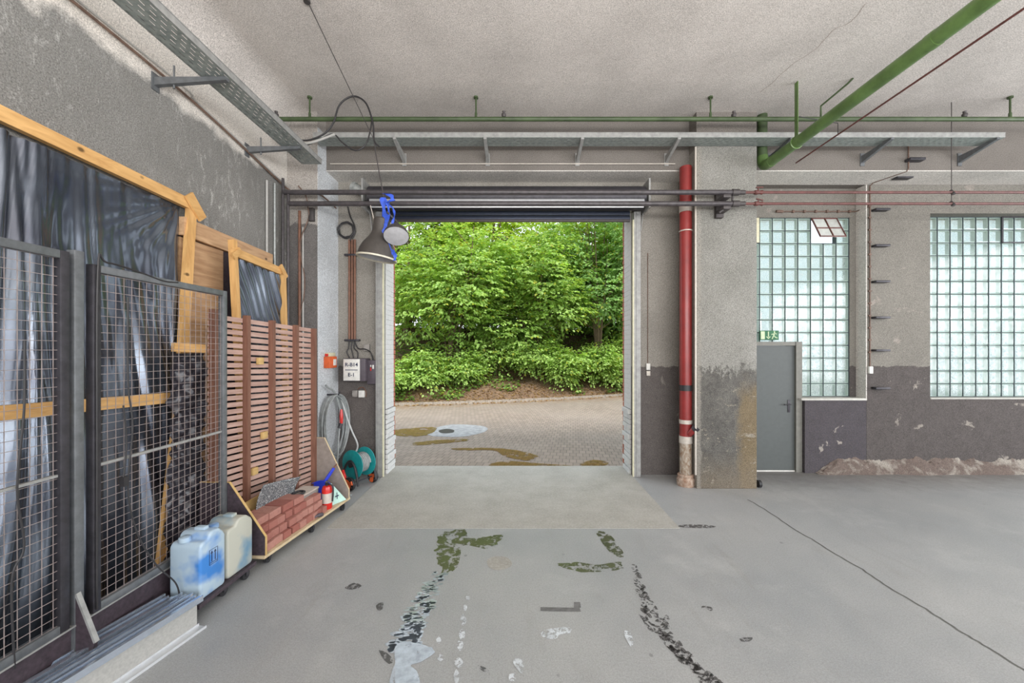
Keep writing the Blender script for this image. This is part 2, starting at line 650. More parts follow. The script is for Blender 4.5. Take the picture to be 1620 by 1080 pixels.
M['grey_ply'] = simple('grey_stained_plywood', (0.30, 0.26, 0.23), 0.7, var=0.15)
M['card'] = simple('pale_wrapped_boards', (0.40, 0.395, 0.375), 0.85, var=0.12, scale=60)


def wood(name, a, b, sc_=(1, 1, 1), rot=(0, 0, 0), scale=6, knots=True, rough=0.6):
    k = NM(name)
    g = k.noise(scale, 6, 0.6, src=k.map(scale=sc_, rot=rot), dist=0.8)
    c = k.ramp(g, [(0.32, a), (0.68, b)])
    if knots:
        v = k.n('ShaderNodeTexVoronoi')
        v.inputs['Scale'].default_value = 3.4
        k.l(k.map(scale=(1, 1, 1.5)), v.inputs['Vector'])
        c = k.mix(k.step(v.outputs['Distance'], 0.10, 0.05), c, tuple(x * 0.28 for x in a))
    k.color(c)
    k.rough(rough)
    k.bump(g, 0.15, 0.004)
    return k.m


M['timber'] = wood('pine_timber', (0.55, 0.30, 0.105), (0.74, 0.45, 0.18), (12, 2, 12), scale=2)
M['timber_v'] = wood('pine_timber_upright', (0.55, 0.30, 0.105), (0.74, 0.45, 0.18), (12, 12, 1.5), scale=2)
M['plank'] = wood('pine_board_panel', (0.40, 0.23, 0.12), (0.62, 0.40, 0.23), (10, 1.2, 11), scale=2.2)
M['ply'] = wood('pale_plywood', (0.55, 0.42, 0.25), (0.70, 0.57, 0.38), (4, 4, 4), scale=3, knots=False)
M['ply_yellow'] = wood('yellow_plywood', (0.52, 0.33, 0.12), (0.66, 0.45, 0.19), (6, 1, 6), scale=3)
M['slat'] = wood('rosy_brown_slat', (0.38, 0.235, 0.19), (0.56, 0.38, 0.32), (10, 1, 14), scale=2, knots=False)
M['slat_post'] = wood('dark_brown_upright', (0.15, 0.062, 0.04), (0.25, 0.12, 0.08), (12, 12, 1), scale=2, knots=False)
M['bark'] = wood('grey_brown_bark', (0.10, 0.065, 0.04), (0.24, 0.17, 0.11), (6, 6, 1.5), scale=4, knots=False, rough=0.9)


def brick_mat(name, c1, c2):
    k = NM(name)
    oi = k.n('ShaderNodeObjectInfo')
    n = k.noise(30, 5, 0.7)
    c = k.mix(oi.outputs['Random'], c1, c2)
    c = k.mix(k.math('MULTIPLY', k.step(n, 0.5, 0.75), 0.45), c, tuple(x * 0.55 for x in c1))
    k.color(c)
    k.rough(0.9)
    k.bump(n, 0.5, 0.004)
    return k.m


M['brick'] = brick_mat('red_clay_brick', (0.33, 0.115, 0.09), (0.46, 0.23, 0.185))
M['whitebrick'] = brick_mat('whitewashed_brick', (0.68, 0.68, 0.67), (0.68, 0.68, 0.67))
M['redbrick'] = brick_mat('outer_red_brick', (0.42, 0.16, 0.11), (0.42, 0.16, 0.11))


def slotted():
    k = NM('slotted_galvanised_tray')
    n = k.noise(22, 4, 0.6)
    c = k.ramp(n, [(0.3, (0.25, 0.29, 0.28)), (0.7, (0.44, 0.48, 0.46))])
    tc_ = k.n('ShaderNodeAttribute', attribute_name='slot_uv')
    b = k.n('ShaderNodeTexBrick')
    b.inputs['Scale'].default_value = 1
    b.inputs['Brick Width'].default_value = 0.085
    b.inputs['Row Height'].default_value = 0.042
    b.inputs['Mortar Size'].default_value = 0.0165
    b.inputs['Mortar Smooth'].default_value = 0.0
    k.l(tc_.outputs['Vector'], b.inputs['Vector'])
    k.color(c)
    k.rough(0.5)
    k.b.inputs['Metallic'].default_value = 0.35
    k.l(b.outputs['Fac'], k.b.inputs['Alpha'])
    return k.m


M['slotted'] = slotted()


def film_mat():
    k = NM('black_plastic_film')
    n = k.noise(2.0, 4, 0.5)
    k.color(k.ramp(n, [(0.3, (0.05, 0.055, 0.08)), (0.7, (0.19, 0.225, 0.275))]))
    k.b.inputs['Metallic'].default_value = 0.75
    k.rough(0.27)
    k.b.inputs['Specular IOR Level'].default_value = 0.9
    k.b.inputs['Coat Weight'].default_value = 0.5
    k.b.inputs['Coat Roughness'].default_value = 0.1
    return k.m


M['film'] = film_mat()
M['film_dark'] = simple('matt_black_film', (0.035, 0.033, 0.042), 0.3, 0.0, spec=0.6)


def speckle():
    k = NM('speckled_rubber_sheet')
    n = k.noise(75, 3, 0.8)
    k.color(k.ramp(n, [(0.50, (0.10, 0.11, 0.12)), (0.62, (0.62, 0.63, 0.63))]))
    k.rough(0.6)
    return k.m


M['speckle'] = speckle()


def can_mat(name, base, tint, lo, hi, scale):
    k = NM(name)
    n = k.noise(scale, 3, 0.5)
    k.color(k.mix(k.step(n, lo, hi), base, tint))
    k.rough(0.38)
    k.b.inputs['Subsurface Weight'].default_value = 0.0
    return k.m


M['can_blue'] = can_mat('cloudy_blue_plastic', (0.44, 0.56, 0.66), (0.05, 0.22, 0.60), 0.50, 0.68, 4.2)
M['can_grey'] = can_mat('cloudy_beige_plastic', (0.50, 0.50, 0.43), (0.16, 0.30, 0.42), 0.50, 0.72, 4.6)
M['can_mark'] = simple('black_print', (0.02, 0.03, 0.08), 0.5)
M['can_cap'] = simple('blue_cap', (0.06, 0.22, 0.55), 0.4)


def glass_pane():
    k = NM('glass_block_face')
    n = k.noise(16, 4, 0.6, dist=0.6)
    g = k.n('ShaderNodeBsdfGlossy')
    g.inputs['Roughness'].default_value = 0.12
    g.inputs['Color'].default_value = (0.9, 0.95, 0.95, 1)
    t = k.n('ShaderNodeBsdfTransparent')
    t.inputs['Color'].default_value = (0.93, 0.985, 0.97, 1)
    mx = k.n('ShaderNodeMixShader')
    f = k.step(n, 0.35, 0.75)
    k.l(k.math('ADD', k.math('MULTIPLY', f, 0.08), 0.05), mx.inputs[0])
    k.l(t.outputs[0], mx.inputs[1])
    k.l(g.outputs[0], mx.inputs[2])
    k.l(mx.outputs[0], k.out.inputs['Surface'])
    return k.m


def glass_back():
    """rippled outer wall of the glass blocks: scatters daylight, lets a little view through"""
    k = NM('glass_block_rippled_face')
    n = k.noise(22, 4, 0.65, dist=1.5)
    tr = k.n('ShaderNodeBsdfTranslucent')
    k.l(k.ramp(n, [(0.35, (0.62, 0.76, 0.80)), (0.62, (0.92, 0.98, 1.0))]), tr.inputs['Color'])
    t = k.n('ShaderNodeBsdfTransparent')
    t.inputs['Color'].default_value = (0.86, 0.95, 0.96, 1)
    mx = k.n('ShaderNodeMixShader')
    k.l(k.math('ADD', k.math('MULTIPLY', k.step(n, 0.30, 0.70), 0.35), 0.60), mx.inputs[0])
    k.l(t.outputs[0], mx.inputs[1])
    k.l(tr.outputs[0], mx.inputs[2])
    k.l(mx.outputs[0], k.out.inputs['Surface'])
    return k.m


def glass_side():
    k = NM('glass_block_edge')
    tr = k.n('ShaderNodeBsdfTranslucent')
    tr.inputs['Color'].default_value = (0.82, 0.93, 0.86, 1)
    d = k.n('ShaderNodeBsdfDiffuse')
    d.inputs['Color'].default_value = (0.84, 0.92, 0.87, 1)
    mx = k.n('ShaderNodeMixShader')
    mx.inputs[0].default_value = 0.7
    k.l(tr.outputs[0], mx.inputs[1])
    k.l(d.outputs[0], mx.inputs[2])
    k.l(mx.outputs[0], k.out.inputs['Surface'])
    return k.m


M['g_front'], M['g_back'], M['g_side'] = glass_pane(), glass_back(), glass_side()
M['mortar'] = simple('dark_mortar', (0.085, 0.11, 0.12), 0.8)


def leaf_mat(name):
    k = NM(name)
    a = k.n('ShaderNodeAttribute', attribute_name='leaf')
    d = k.n('ShaderNodeBsdfPrincipled')
    k.l(a.outputs['Color'], d.inputs['Base Color'])
    d.inputs['Roughness'].default_value = 0.45
    t = k.n('ShaderNodeBsdfTranslucent')
    k.l(k.mix(1.0, a.outputs['Color'], (1.25, 1.2, 0.6), 'MULTIPLY'), t.inputs['Color'])
    mx = k.n('ShaderNodeMixShader')
    mx.inputs[0].default_value = 0.42
    k.l(d.outputs[0], mx.inputs[1])
    k.l(t.outputs[0], mx.inputs[2])
    k.l(mx.outputs[0], k.out.inputs['Surface'])
    return k.m


M['leaf'] = leaf_mat('leaf')

# ------------------------------------------------------------------ the room
YB = 5.97      # inner face of the gate wall
YW = 6.05      # inner face of the window wall
YO = 6.37      # outer face
ZC = 5.2       # ceiling
XL = -3.19     # left wall
PXL, PXR, PYF = 2.46, 3.29, 5.36   # column


def boxes(name, mat, lst, bev=0.0):
    m = MB()
    for b in lst:
        m.box(*b, bev=bev)
    return struct(m.build(name, mat))


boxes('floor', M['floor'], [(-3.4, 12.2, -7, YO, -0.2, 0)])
boxes('threshold_slab', M['slab'], [(-2.05, 1.73, 4.16, 6.42, -0.1, 0.004)])
boxes('ceiling', M['ceiling'], [(-3.4, 12.2, -7, 6.4, ZC, ZC + 0.25)])
boxes('wall_left', M['wall_left'], [(-3.45, XL, -7, 6.4, 0, ZC)])
boxes('wall_right', M['wall_light'], [(12, 12.2, -7, 6.4, 0, 0.6), (12, 12.2, -7, 6.4, 4.6, ZC), (12, 12.2, 4.8, 6.4, 0.6, 4.6), (12, 12.2, -7, -5.8, 0.6, 4.6)])
boxes('wall_rear', M['wall_light'], [(-3.45, 12.2, -7.2, -7, 0, 0.5), (-3.45, 12.2, -7.2, -7, 4.9, ZC), (-3.45, -3.1, -7.2, -7, 0.5, 4.9), (11.8, 12.2, -7.2, -7, 0.5, 4.9)])
boxes('wall_gate', M['wall_gate'], [(-3.19, -2.05, YB, YO, 0, 4.5), (1.74, 3.31, YB, YO, 0, 4.5), (-2.05, 1.74, YB, YO, 4.12, 4.5)])
WX1, WY1 = 5.31, 6.23
boxes('wall_back', M['wall_back'], [
    (3.31, 5.42, WY1, YO, 4.035, 4.5), (WX1, 5.42, WY1, YO, 1.15, 4.035),
    (5.42, 6.41, YW, YO, 0, 4.5), (6.41, 9.45, YW, YO, 0, 1.15), (6.41, 9.45, YW, YO, 4.04, 4.5), (9.36, 12.0, YW, YO, 0, 4.5)])
boxes('wall_sill', M['dark_wall'], [(4.46, 5.42, YW + 0.002, YO, 0, 1.13)])
boxes('beam', M['beam'], [(XL, 12, 5.6, 6.4, 4.5, ZC)])
boxes('trim_9', M['soffit'], [(5.408, 5.422, YW - 0.003, 6.228, 1.166, 4.49)])
boxes('soffit', M['soffit'], [(-2.765, 12, 5.6, 6.06, 4.488, 4.5)])  # added slab, paler so the beam underside looks lit
boxes('column', M['column'], [(PXL, PXR, PYF, 6.0, 0, 4.72)], bev=0.008)
boxes('trim_1', M['beam'], [(PXL + 0.001, PXR, 5.37, 5.61, 4.715, ZC)])
pl = MB().box(XL, -2.77, PYF, YB, 0, ZC)
struct(pl.build('pilaster', M['pilaster']))
boxes('trim_2', M['wall_white'], [(-2.775, -2.765, PYF + 0.004, YB, 0, 4.99)])
# rounded corner between left wall and ceiling
cv = MB()
prof = [(XL, 4.86)] + [(XL + 0.30 * (1 - math.cos(t)), 4.86 + 0.34 * math.sin(t)) for t in [R(a) for a in range(10, 91, 10)]] + [(XL, ZC)]
cv.prism([(x, -7, z) for x, z in prof], (0, 12.6, 0))
struct(cv.build('trim_3', M['ceiling']))
# peeled plaster ridge along the foot of the window wall
rng = random.Random(5)
rb = MB()


def ridge(u, v):
    x = 4.62 + u * 7.3
    y = YW + 0.01 - v * (0.10 + 0.05 * noise.noise(Vector((x * 2, 0, 3))))
    h = 0.24 + 0.07 * noise.noise(Vector((x * 1.3, 1, 0))) + 0.05 * noise.noise(Vector((x * 7, 2, 0)))
    h *= min(1, max(0.05, (x - 4.62) * 3))
    z = h * (1 - v) ** 0.8 + (0.035 * noise.noise(Vector((x * 9, v * 9, 0))) + 0.03 * noise.noise(Vector((x * 30, v * 14, 5)))) * (1 - v)
    return (x, y, max(0.0, z))


rb.grid(ridge, 420, 14)
M['crumble'] = plaster('crumbled_plaster', (0.15, 0.115, 0.10), (0.15, 0.115, 0.10), peel=(0.34, 0.31, 0.27), peel_lo=0.50, peel_hi=0.62)
struct(rb.build('trim_4', M['crumble'], ang=80))
# inner leaf corner strips of whitewashed brick jambs of the gate opening
for side, xo in ((-1, -2.05), (1, 1.74)):
    jm = MB()
    jr = MB()
    z = 0.0
    i = 0
    r2 = random.Random(11 + side)
    while z < 4.1:
        rough_ = 0.035 if z < 0.95 else 0.0015
        e0 = 0.008 + r2.random() * rough_
        y0 = 6.0 if i % 2 else 6.0
        for (a, b) in (((6.0, 6.13), (6.14, 6.36)) if i % 2 else ((6.0, 6.22), (6.23, 6.36))):
            ee = e0 + r2.random() * (0.008 if z < 0.95 else 0.001)
            x0, x1 = (xo - 0.004, xo + ee) if side < 0 else (xo - ee, xo + 0.004)
            jm.box(x0, x1, a, b + (0.0 if z < 0.95 else 0.008), z, z + (0.067 if z < 0.95 else 0.0755), bev=0.003, seg=1)
        x0, x1 = (xo - 0.1, xo + 0.018 + r2.random() * 0.01) if side < 0 else (xo - 0.018 - r2.random() * 0.01, xo + 0.1)
        jr.box(x0, x1, 6.365, 6.40, z, z + 0.067, bev=0.004, seg=1)
        z += 0.077
        i += 1
    struct(jm.build('trim_%d' % (5 if side < 0 else 6), M['whitebrick']))
    struct(jr.build('trim_%d' % (7 if side < 0 else 8), M['redbrick']))

# --- roller gate: door_1
gate = empty('door_1', (-0.17, 5.8, 0), kind='structure')
MB().lathe([(0, -2.03), (0.17, -2.03), (0.17, 2.03), (0, 2.03)], 40, Matrix.Translation((-0.17, 5.79, 4.17)) @ Matrix.Rotation(R(90), 4, 'Y')).build('shutter_drum', M['dark_steel'], gate)
ct = MB()
z = 3.90
while z < 4.17:
    ct.box(-2.02, 1.70, 5.905, 5.93, z, z + 0.062, bev=0.008)
    z += 0.066
ct.build('shutter_curtain', M['navy'], gate)
MB().box(-2.02, 1.70, 5.895, 5.94, 3.865, 3.90, bev=0.004).build('bottom_bar', M['iron'], gate)
hd = MB()
for zz, yy in ((4.07, 5.60), (4.0, 5.63)):
    hd.box(-2.15, 1.82, yy, yy + 0.02, zz - 0.022, zz + 0.022, bev=0.004)
hd.build('hood_rail', M['alu_edge'], gate)
for x0, x1 in ((-2.15, -2.05), (1.745, 1.845)):
    g = MB()
    g.box(x0, x1, 5.86, YB, 0.004, 4.0)
    g.box(x0 + 0.03, x0 + 0.036, 5.852, 5.862, 0.01, 3.99)
    g.build('guide_rail', M['galv_dull'], gate)
MB().box(-2.052, -2.035, 5.86, 5.90, 0.004, 3.88).build('guide_seal', M['ivory'], gate)
MB().box(1.728, 1.745, 5.86, 5.90, 0.004, 3.88).build('guide_seal', M['ivory'], gate)
for x in (-2.26, 1.90):
    b = MB()
    b.box(x - 0.012, x + 0.012, 5.62, YB, 3.98, 4.4)
    b.tube([(x, 5.79, 4.17), (x + 0.06, 5.79, 4.17)], 0.045, 12)
    b.bar((x, 5.9, 4.08), (x - 0.04 * (1 if x > 0 else -1), 5.9, 3.72), 0.02, 0.012)
    b.build('end_bracket', M['galv_dull'], gate)
mt = MB().tube([(-2.40, 5.72, 4.30), (-2.24, 5.72, 4.21)], 0.065, 14)
mt.tube([(-2.44, 5.72, 4.32), (-2.40, 5.72, 4.30)], 0.075, 14)
mt.build('drive_motor', M['galv'], gate)

# --- grey personnel door: door_2
pd = empty('door_2', (3.9, 6.15, 0), kind='structure')
MB().box(3.40, 4.36, 6.14, 6.19, 0.02, 1.98).build('door_leaf', M['door'], pd)
fr = MB()
fr.box(4.36, 4.455, 6.10, 6.36, 0, 2.045)
fr.box(3.31, 4.36, 6.11, 6.36, 1.985, 2.045)
fr.box(3.31, 3.40, 6.11, 6.36, 0, 1.985)
fr.build('door_frame', M['door_frame'], pd)
hn = MB().box(4.25, 4.29, 6.132, 6.141, 0.93, 1.13, bev=0.003)
hn.tube([(4.27, 6.14, 1.06), (4.27, 6.09, 1.06), (4.17, 6.09, 1.06)], 0.009, 8)
hn.build('door_handle', M['dark_steel'], pd)
MB().box(3.4, 4.36, 6.13, 6.36, 0.0, 0.018).build('door_sill', M['white'], pd)


# --- glass block windows
def glass_window(name, x0, zt, cols, rows, pitch, yf, skip, group_open=()):
    root = empty(name, (x0, yf, zt - rows * pitch), kind='structure')
    grid_, front, back, side = MB(), MB(), MB(), MB()
    t = 0.008
    D = 0.08
    cells = [(c, r) for c in range(cols) for r in range(rows) if not skip(c, r)]
    cs = set(cells)
    rr = random.Random(3)
    for (c, r) in cells:
        xa, xb = x0 + c * pitch, x0 + (c + 1) * pitch
        zb, za = zt - (r + 1) * pitch, zt - r * pitch
        # mortar cross pieces
        grid_.box(xa - t / 2.2, xa + t / 2.2, yf, yf + D, zb, za)
        grid_.box(xa, xb, yf, yf + D, za - t / 2.2, za + t / 2.2)
        if (c + 1, r) not in cs:
            grid_.box(xb - t / 1.6, xb + t / 1.6, yf, yf + D, zb, za)
        if (c, r + 1) not in cs:
            grid_.box(xa, xb, yf, yf + D, zb - t / 1.6, zb + t / 1.6)
        a, b, d, u = xa + t, xb - t, zb + t, za - t
        ins = 0.016
        o = [(a, d), (b, d), (b, u), (a, u)]
        i_ = [(a + ins, d + ins), (b - ins, d + ins), (b - ins, u - ins), (a + ins, u - ins)]
        vo = [front.bm.verts.new((x, yf + 0.006, z)) for x, z in o]
        vi = [front.bm.verts.new((x, yf - 0.004, z)) for x, z in i_]
        front.bm.faces.new(vi)
        for k in range(4):
            front.bm.faces.new((vo[k], vo[(k + 1) % 4], vi[(k + 1) % 4], vi[k]))
        # side walls of the hollow block
        so = [side.bm.verts.new((x, yf + 0.012, z)) for x, z in o]
        sb = [side.bm.verts.new((x, yf + D - 0.004, z)) for x, z in o]
        for k in range(4):
            side.bm.faces.new((so[k], so[(k + 1) % 4], sb[(k + 1) % 4], sb[k]))
        # inner lip that reads as the pale rim of each block
        li = [side.bm.verts.new((x, yf + 0.010, z)) for x, z in [(a + 0.009, d + 0.009), (b - 0.009, d + 0.009), (b - 0.009, u - 0.009), (a + 0.009, u - 0.009)]]
        for k in range(4):
            side.bm.faces.new((so[k], so[(k + 1) % 4], li[(k + 1) % 4], li[k]))
        back.poly([(a, yf + D - 0.006, d), (b, yf + D - 0.006, d), (b, yf + D - 0.006, u), (a, yf + D - 0.006, u)])
    grid_.build('mortar_joints', M['mortar'], root)
    side.build('block_edges', M['g_side'], root, smooth=False)
    back.build('block_rippled_faces', M['g_back'], root, smooth=False)
    front.build('block_faces', M['g_front'], root, smooth=False)
    return root


P = 0.2045
NC1 = 9
X01 = WX1 - NC1 * P


def skip1(c, r):
    if r >= 10 and X01 + c * P < 4.44:
        return True
    if r < 2 and (c in (6, 7) or c in (0, 1) ):
        return True
    return False


w1 = glass_window('window_1', X01, 4.035, NC1, 14, P, WY1 + 0.01, skip1)
MB().box(X01 + 0.01, X01 + 2 * P - 0.02, WY1 - 0.01, WY1 + 0.03, 4.035 - 2 * P + 0.01, 4.03, bev=0.004).build('vent_panel', M['ivory'], w1)
# tilted vent of 2 x 2 blocks
vx0, vz1 = X01 + 6 * P, 4.02
vf, vg = MB(), MB()
tilt = R(28)


def vp(x, z, y=0.0):      # hinge along the top edge, swings into the room
    h = vz1 - z
    return (x + h * 0.0, WY1 + 0.0 - math.sin(tilt) * h + y * math.cos(tilt), vz1 - math.cos(tilt) * h + y * math.sin(tilt) * 0)


for xx in (vx0, vx0 + P, vx0 + 2 * P - 0.012):
    vf.bar(vp(xx + 0.006, vz1), vp(xx + 0.006, vz1 - 2 * P + 0.03), 0.014, 0.02)
for zz in (vz1, vz1 - P, vz1 - 2 * P + 0.03):
    vf.bar(vp(vx0, zz), vp(vx0 + 2 * P, zz), 0.014, 0.02)
vf.build('vent_frame', M['redbrown'], w1)
for cc in range(2):
    for r_ in range(2):
        a, b = vx0 + cc * P + 0.014, vx0 + (cc + 1) * P - 0.008
        t0, t1 = vz1 - r_ * P - 0.01, vz1 - (r_ + 1) * P + 0.012
        vg.poly([vp(a, t0), vp(b, t0), vp(b, t1), vp(a, t1)])
M['vent_glass'] = simple('frosted_vent_glass', (0.72, 0.74, 0.70), 0.3)
k_ = M['vent_glass'].node_tree.nodes['Principled BSDF']
k_.inputs['Transmission Weight'].default_value = 0.35
k_.inputs['Roughness'].default_value = 0.5
vg.build('vent_pane', M['vent_glass'], w1, smooth=False)
MB().box(4.40, 5.42, YW - 0.012, WY1 + 0.02, 1.13, 1.165, bev=0.006).build('window_sill', M['sill'], w1)
w2 = glass_window('window_2', 6.485 - P, 4.035, 15, 14, P, 6.20, lambda c, r: False)
MB().box(6.41, 9.4, YW - 0.012, 6.2, 1.15, 1.17, bev=0.004).build('window_sill', M['sill'], w2)
vf = MB()
for xx in (7.71 + 0.0, 7.71 + 2 * P):
    vf.box(xx - 0.012, xx + 0.012, 6.185, 6.2, 4.035 - 2 * P, 4.035)
for zz in (4.03, 4.035 - 2 * P):
    vf.box(7.71, 7.71 + 2 * P, 6.185, 6.2, zz - 0.01, zz + 0.01)
vf.build('vent_frame', M['dark_steel'], w2)

# ------------------------------------------------------------------ outside


def yk(x):
    return 14.6 + 0.33 * x + 0.02 * x * x


def bank_z(x, y):
    d = y - yk(x) - 0.12
    return 0.10 + min(max(d, 0) * 0.40, 3.1) + (0.12 * noise.noise(Vector((x, y, 0))) + 0.05 * noise.noise(Vector((x * 4, y * 4, 0)))) * min(1, max(d, 0))


struct(MB().box(-30, 30, YO, 34, -0.2, -0.012).build('pavement', M['paving']))
kb = MB()
kp = [(x, yk(x)) for x in [i * 0.6 - 15 for i in range(51)]]
for (x0, y0), (x1, y1) in zip(kp, kp[1:]):
    kb.prism([(x0, y0, -0.02), (x1 - 0.01, y1, -0.02), (x1 - 0.01, y1 + 0.12, -0.02), (x0, y0 + 0.12, -0.02)], (0, 0, 0.11))
struct(kb.build('kerb', M['kerb']))
bk = MB()
bk.grid(lambda u, v: ((-15 + 30 * u), yk(-15 + 30 * u) + 0.11 + v * v * 16, bank_z(-15 + 30 * u, yk(-15 + 30 * u) + 0.11 + v * v * 16) if v > 0 else 0.07), 120, 60)
struct(bk.build('earth_bank', M['soil'], ang=180))

rs = np.random.RandomState(7)


def leaves_obj(name, C, Dv, Nv, L, W, colr, parent=None):
    """C centres, Dv length axis, Nv normal; one folded quad per leaf"""
    n = len(C)
    Dv = Dv / np.linalg.norm(Dv, axis=1)[:, None]
    S = np.cross(Nv, Dv)
    S /= (np.linalg.norm(S, axis=1)[:, None] + 1e-9)
    Nn = np.cross(Dv, S)
    L = L[:, None]
    W = W[:, None]
    V = np.empty((n, 6, 3))
    V[:, 0] = C - Dv * L * 0.5
    V[:, 1] = C - Dv * L * 0.08 + S * W * 0.5 + Nn * W * 0.16
    V[:, 2] = C + Dv * L * 0.5 - Nn * L * 0.12
    V[:, 3] = C - Dv * L * 0.08 - S * W * 0.5 + Nn * W * 0.16
    V[:, 4] = C + Dv * L * 0.28 + S * W * 0.30 + Nn * W * 0.06
    V[:, 5] = C + Dv * L * 0.28 - S * W * 0.30 + Nn * W * 0.06
    base = np.arange(n)[:, None] * 6
    F = np.concatenate([base + np.array([[0, 2, 4, 1]]), base + np.array([[0, 3, 5, 2]])], axis=0)
    me = bpy.data.meshes.new(name)
    off = np.array(parent.location) if parent else np.zeros(3)
    me.vertices.add(n * 6)
    me.vertices.foreach_set('co', (V.reshape(-1, 3) - off).ravel())
    me.loops.add(F.size)
    me.loops.foreach_set('vertex_index', F.ravel().astype(np.int32))
    me.polygons.add(len(F))
    me.polygons.foreach_set('loop_start', np.arange(0, F.size, 4, dtype=np.int32))
    me.update(calc_edges=True)
    at_ = me.color_attributes.new('leaf', 'FLOAT_COLOR', 'POINT')
    cc = np.ones((n, 6, 4))
    cc[:, :, :3] = colr[:, None, :]
    at_.data.foreach_set('color', cc.ravel())
    me.materials.append(M['leaf'])
    o = bpy.data.objects.new(name, me)
    col.objects.link(o)
    if parent:
        o.parent = parent
    return o


def leaf_colors(n, c0, c1, yellow=0.06):
    t = rs.rand(n, 1)
    c = np.array(c0) * (1 - t) + np.array(c1) * t
    c *= (0.8 + 0.4 * rs.rand(n, 1))
    y = rs.rand(n) < yellow
    c[y] = np.array([0.42, 0.44, 0.06]) * (0.8 + 0.4 * rs.rand(y.sum(), 1))
    return np.clip(c, 0, 1)


def crown(sprays, per, ls, c0, c1, parent, yellow=0.06, droop=0.25):
    """sprays: array of (x,y,z, ox,oy) = spray root and outward direction; each spray is a fan of leaves on a twig"""
    n = len(sprays)
    base = sprays[:, :3]
    outd = sprays[:, 3:6]
    outd = outd / (np.linalg.norm(outd, axis=1)[:, None] + 1e-9)
    C, Dv, Nv = [], [], []
    side = np.cross(outd, np.array([0, 0, 1.0]))
    side /= (np.linalg.norm(side, axis=1)[:, None] + 1e-9)
    tw = 0.35 + 0.35 * rs.rand(n, 1)
    shade_t = rs.rand(n, 1)
    for k in range(per):
        f = rs.rand(n, 1)
        s = (rs.rand(n, 1) - 0.5) * 2
        p = base + outd * tw * f + side * s * 0.22 * (0.4 + f) - np.array([0, 0, 1]) * droop * f * f * tw
        p += (rs.rand(n, 3) - 0.5) * 0.07
        d = outd * (0.5 + rs.rand(n, 1)) + side * s * 1.1 - np.array([0, 0, 1]) * (0.2 + 0.5 * rs.rand(n, 1)) + (rs.rand(n, 3) - 0.5) * 0.4
        nn = np.array([0, 0, 1.0]) + outd * 0.55 + (rs.rand(n, 3) - 0.5) * 0.8
        C.append(p)
        Dv.append(d)
        Nv.append(nn)
    C, Dv, Nv = np.concatenate(C), np.concatenate(Dv), np.concatenate(Nv)
    N = len(C)
    tt = np.tile(shade_t, (per, 1))
    colr = leaf_colors(N, c0, c1, yellow) * (0.82 + 0.36 * tt)
    L = ls * (0.7 + 0.6 * rs.rand(N))
    return leaves_obj('foliage', C, Dv, Nv, L, L * (0.62 + 0.15 * rs.rand(N)), colr, parent)


def tree(name, x, y, H, Rc, zlo, nspray, per, ls, c0, c1, label, cat, group=None, stems=5, spread=0.9, stem_r=0.06, yellow=0.06, lobes=9, flat=1.0):
    gz = bank_z(x, y)
    root = empty(name, (x, y, gz), label, cat, group)
    rr = random.Random(int(x * 100) + int(y * 37))
    st = MB()
    tips = []
    for s_ in range(stems):
        a = rr.random() * 2 * math.pi
        q = spread * (0.35 + 0.65 * rr.random())
        hh = H * (0.62 + 0.3 * rr.random())
        p0 = Vector((x + 0.12 * math.cos(a) * min(1, stems - 1), y + 0.12 * math.sin(a) * min(1, stems - 1), gz - 0.12))
        p3 = Vector((x + math.cos(a) * Rc * q * 0.75, y + math.sin(a) * Rc * q * 0.75, gz + hh))
        p1 = p0.lerp(p3, 0.35) + Vector((-math.cos(a), -math.sin(a), 0)) * 0.12 * Rc * q + Vector((rr.uniform(-.1, .1), rr.uniform(-.1, .1), 0))
        p2 = p0.lerp(p3, 0.7) + Vector((rr.uniform(-.15, .15), rr.uniform(-.15, .15), 0))
        pts = spline([p0, p1, p2, p3], 5)
        st.tube(pts, [stem_r * (1 - 0.8 * i / (len(pts) - 1)) for i in range(len(pts))], 7)
        for b in range(3):
            i0 = int(len(pts) * (0.35 + 0.2 * b))
            q0 = pts[min(i0, len(pts) - 2)]
            a2 = a + rr.uniform(-1.6, 1.6)
            q1 = q0 + Vector((math.cos(a2), math.sin(a2), 0.7)) * Rc * 0.45
            st.tube([q0, q0.lerp(q1, 0.5) + Vector((0, 0, -0.04)), q1], [stem_r * 0.45, stem_r * 0.3, stem_r * 0.12], 5)
    st.build('stems', M['bark'], root)
    # lobed crown
    L_ = []
    zc = (zlo + H) / 2
    hz = (H - zlo) / 2
    for i in range(lobes):
        a = rs.rand() * 2 * math.pi
        ph = (rs.rand() * 2 - 1)
        rad = Rc * 0.62 * math.sqrt(max(0.05, 1 - (ph * 0.85) ** 2))
        L_.append((x + math.cos(a) * rad, y + math.sin(a) * rad, gz + zc + ph * hz * 0.75, Rc * (0.36 + 0.2 * rs.rand()), hz * (0.26 + 0.14 * rs.rand())))
    L_.append((x, y, gz + zc, Rc * 0.7, hz * 0.8))
    S = []
    per_l = nspray // len(L_)
    for (lx, ly, lz, lr, lh) in L_:
        v = rs.normal(size=(per_l, 3))
        v /= np.linalg.norm(v, axis=1)[:, None]
        rad = 0.72 + 0.30 * rs.rand(per_l, 1)
        p = np.array([lx, ly, lz]) + v * rad * np.array([lr, lr, lh])
        o = v * np.array([1, 1, 0.35 * flat]) + np.array([0, 0, 0.05])
        S.append(np.concatenate([p, o], axis=1))
    S = np.concatenate(S)
    S = S[S[:, 2] > gz + 0.12]
    crown(S, per, ls, c0, c1, root, yellow)
    return root


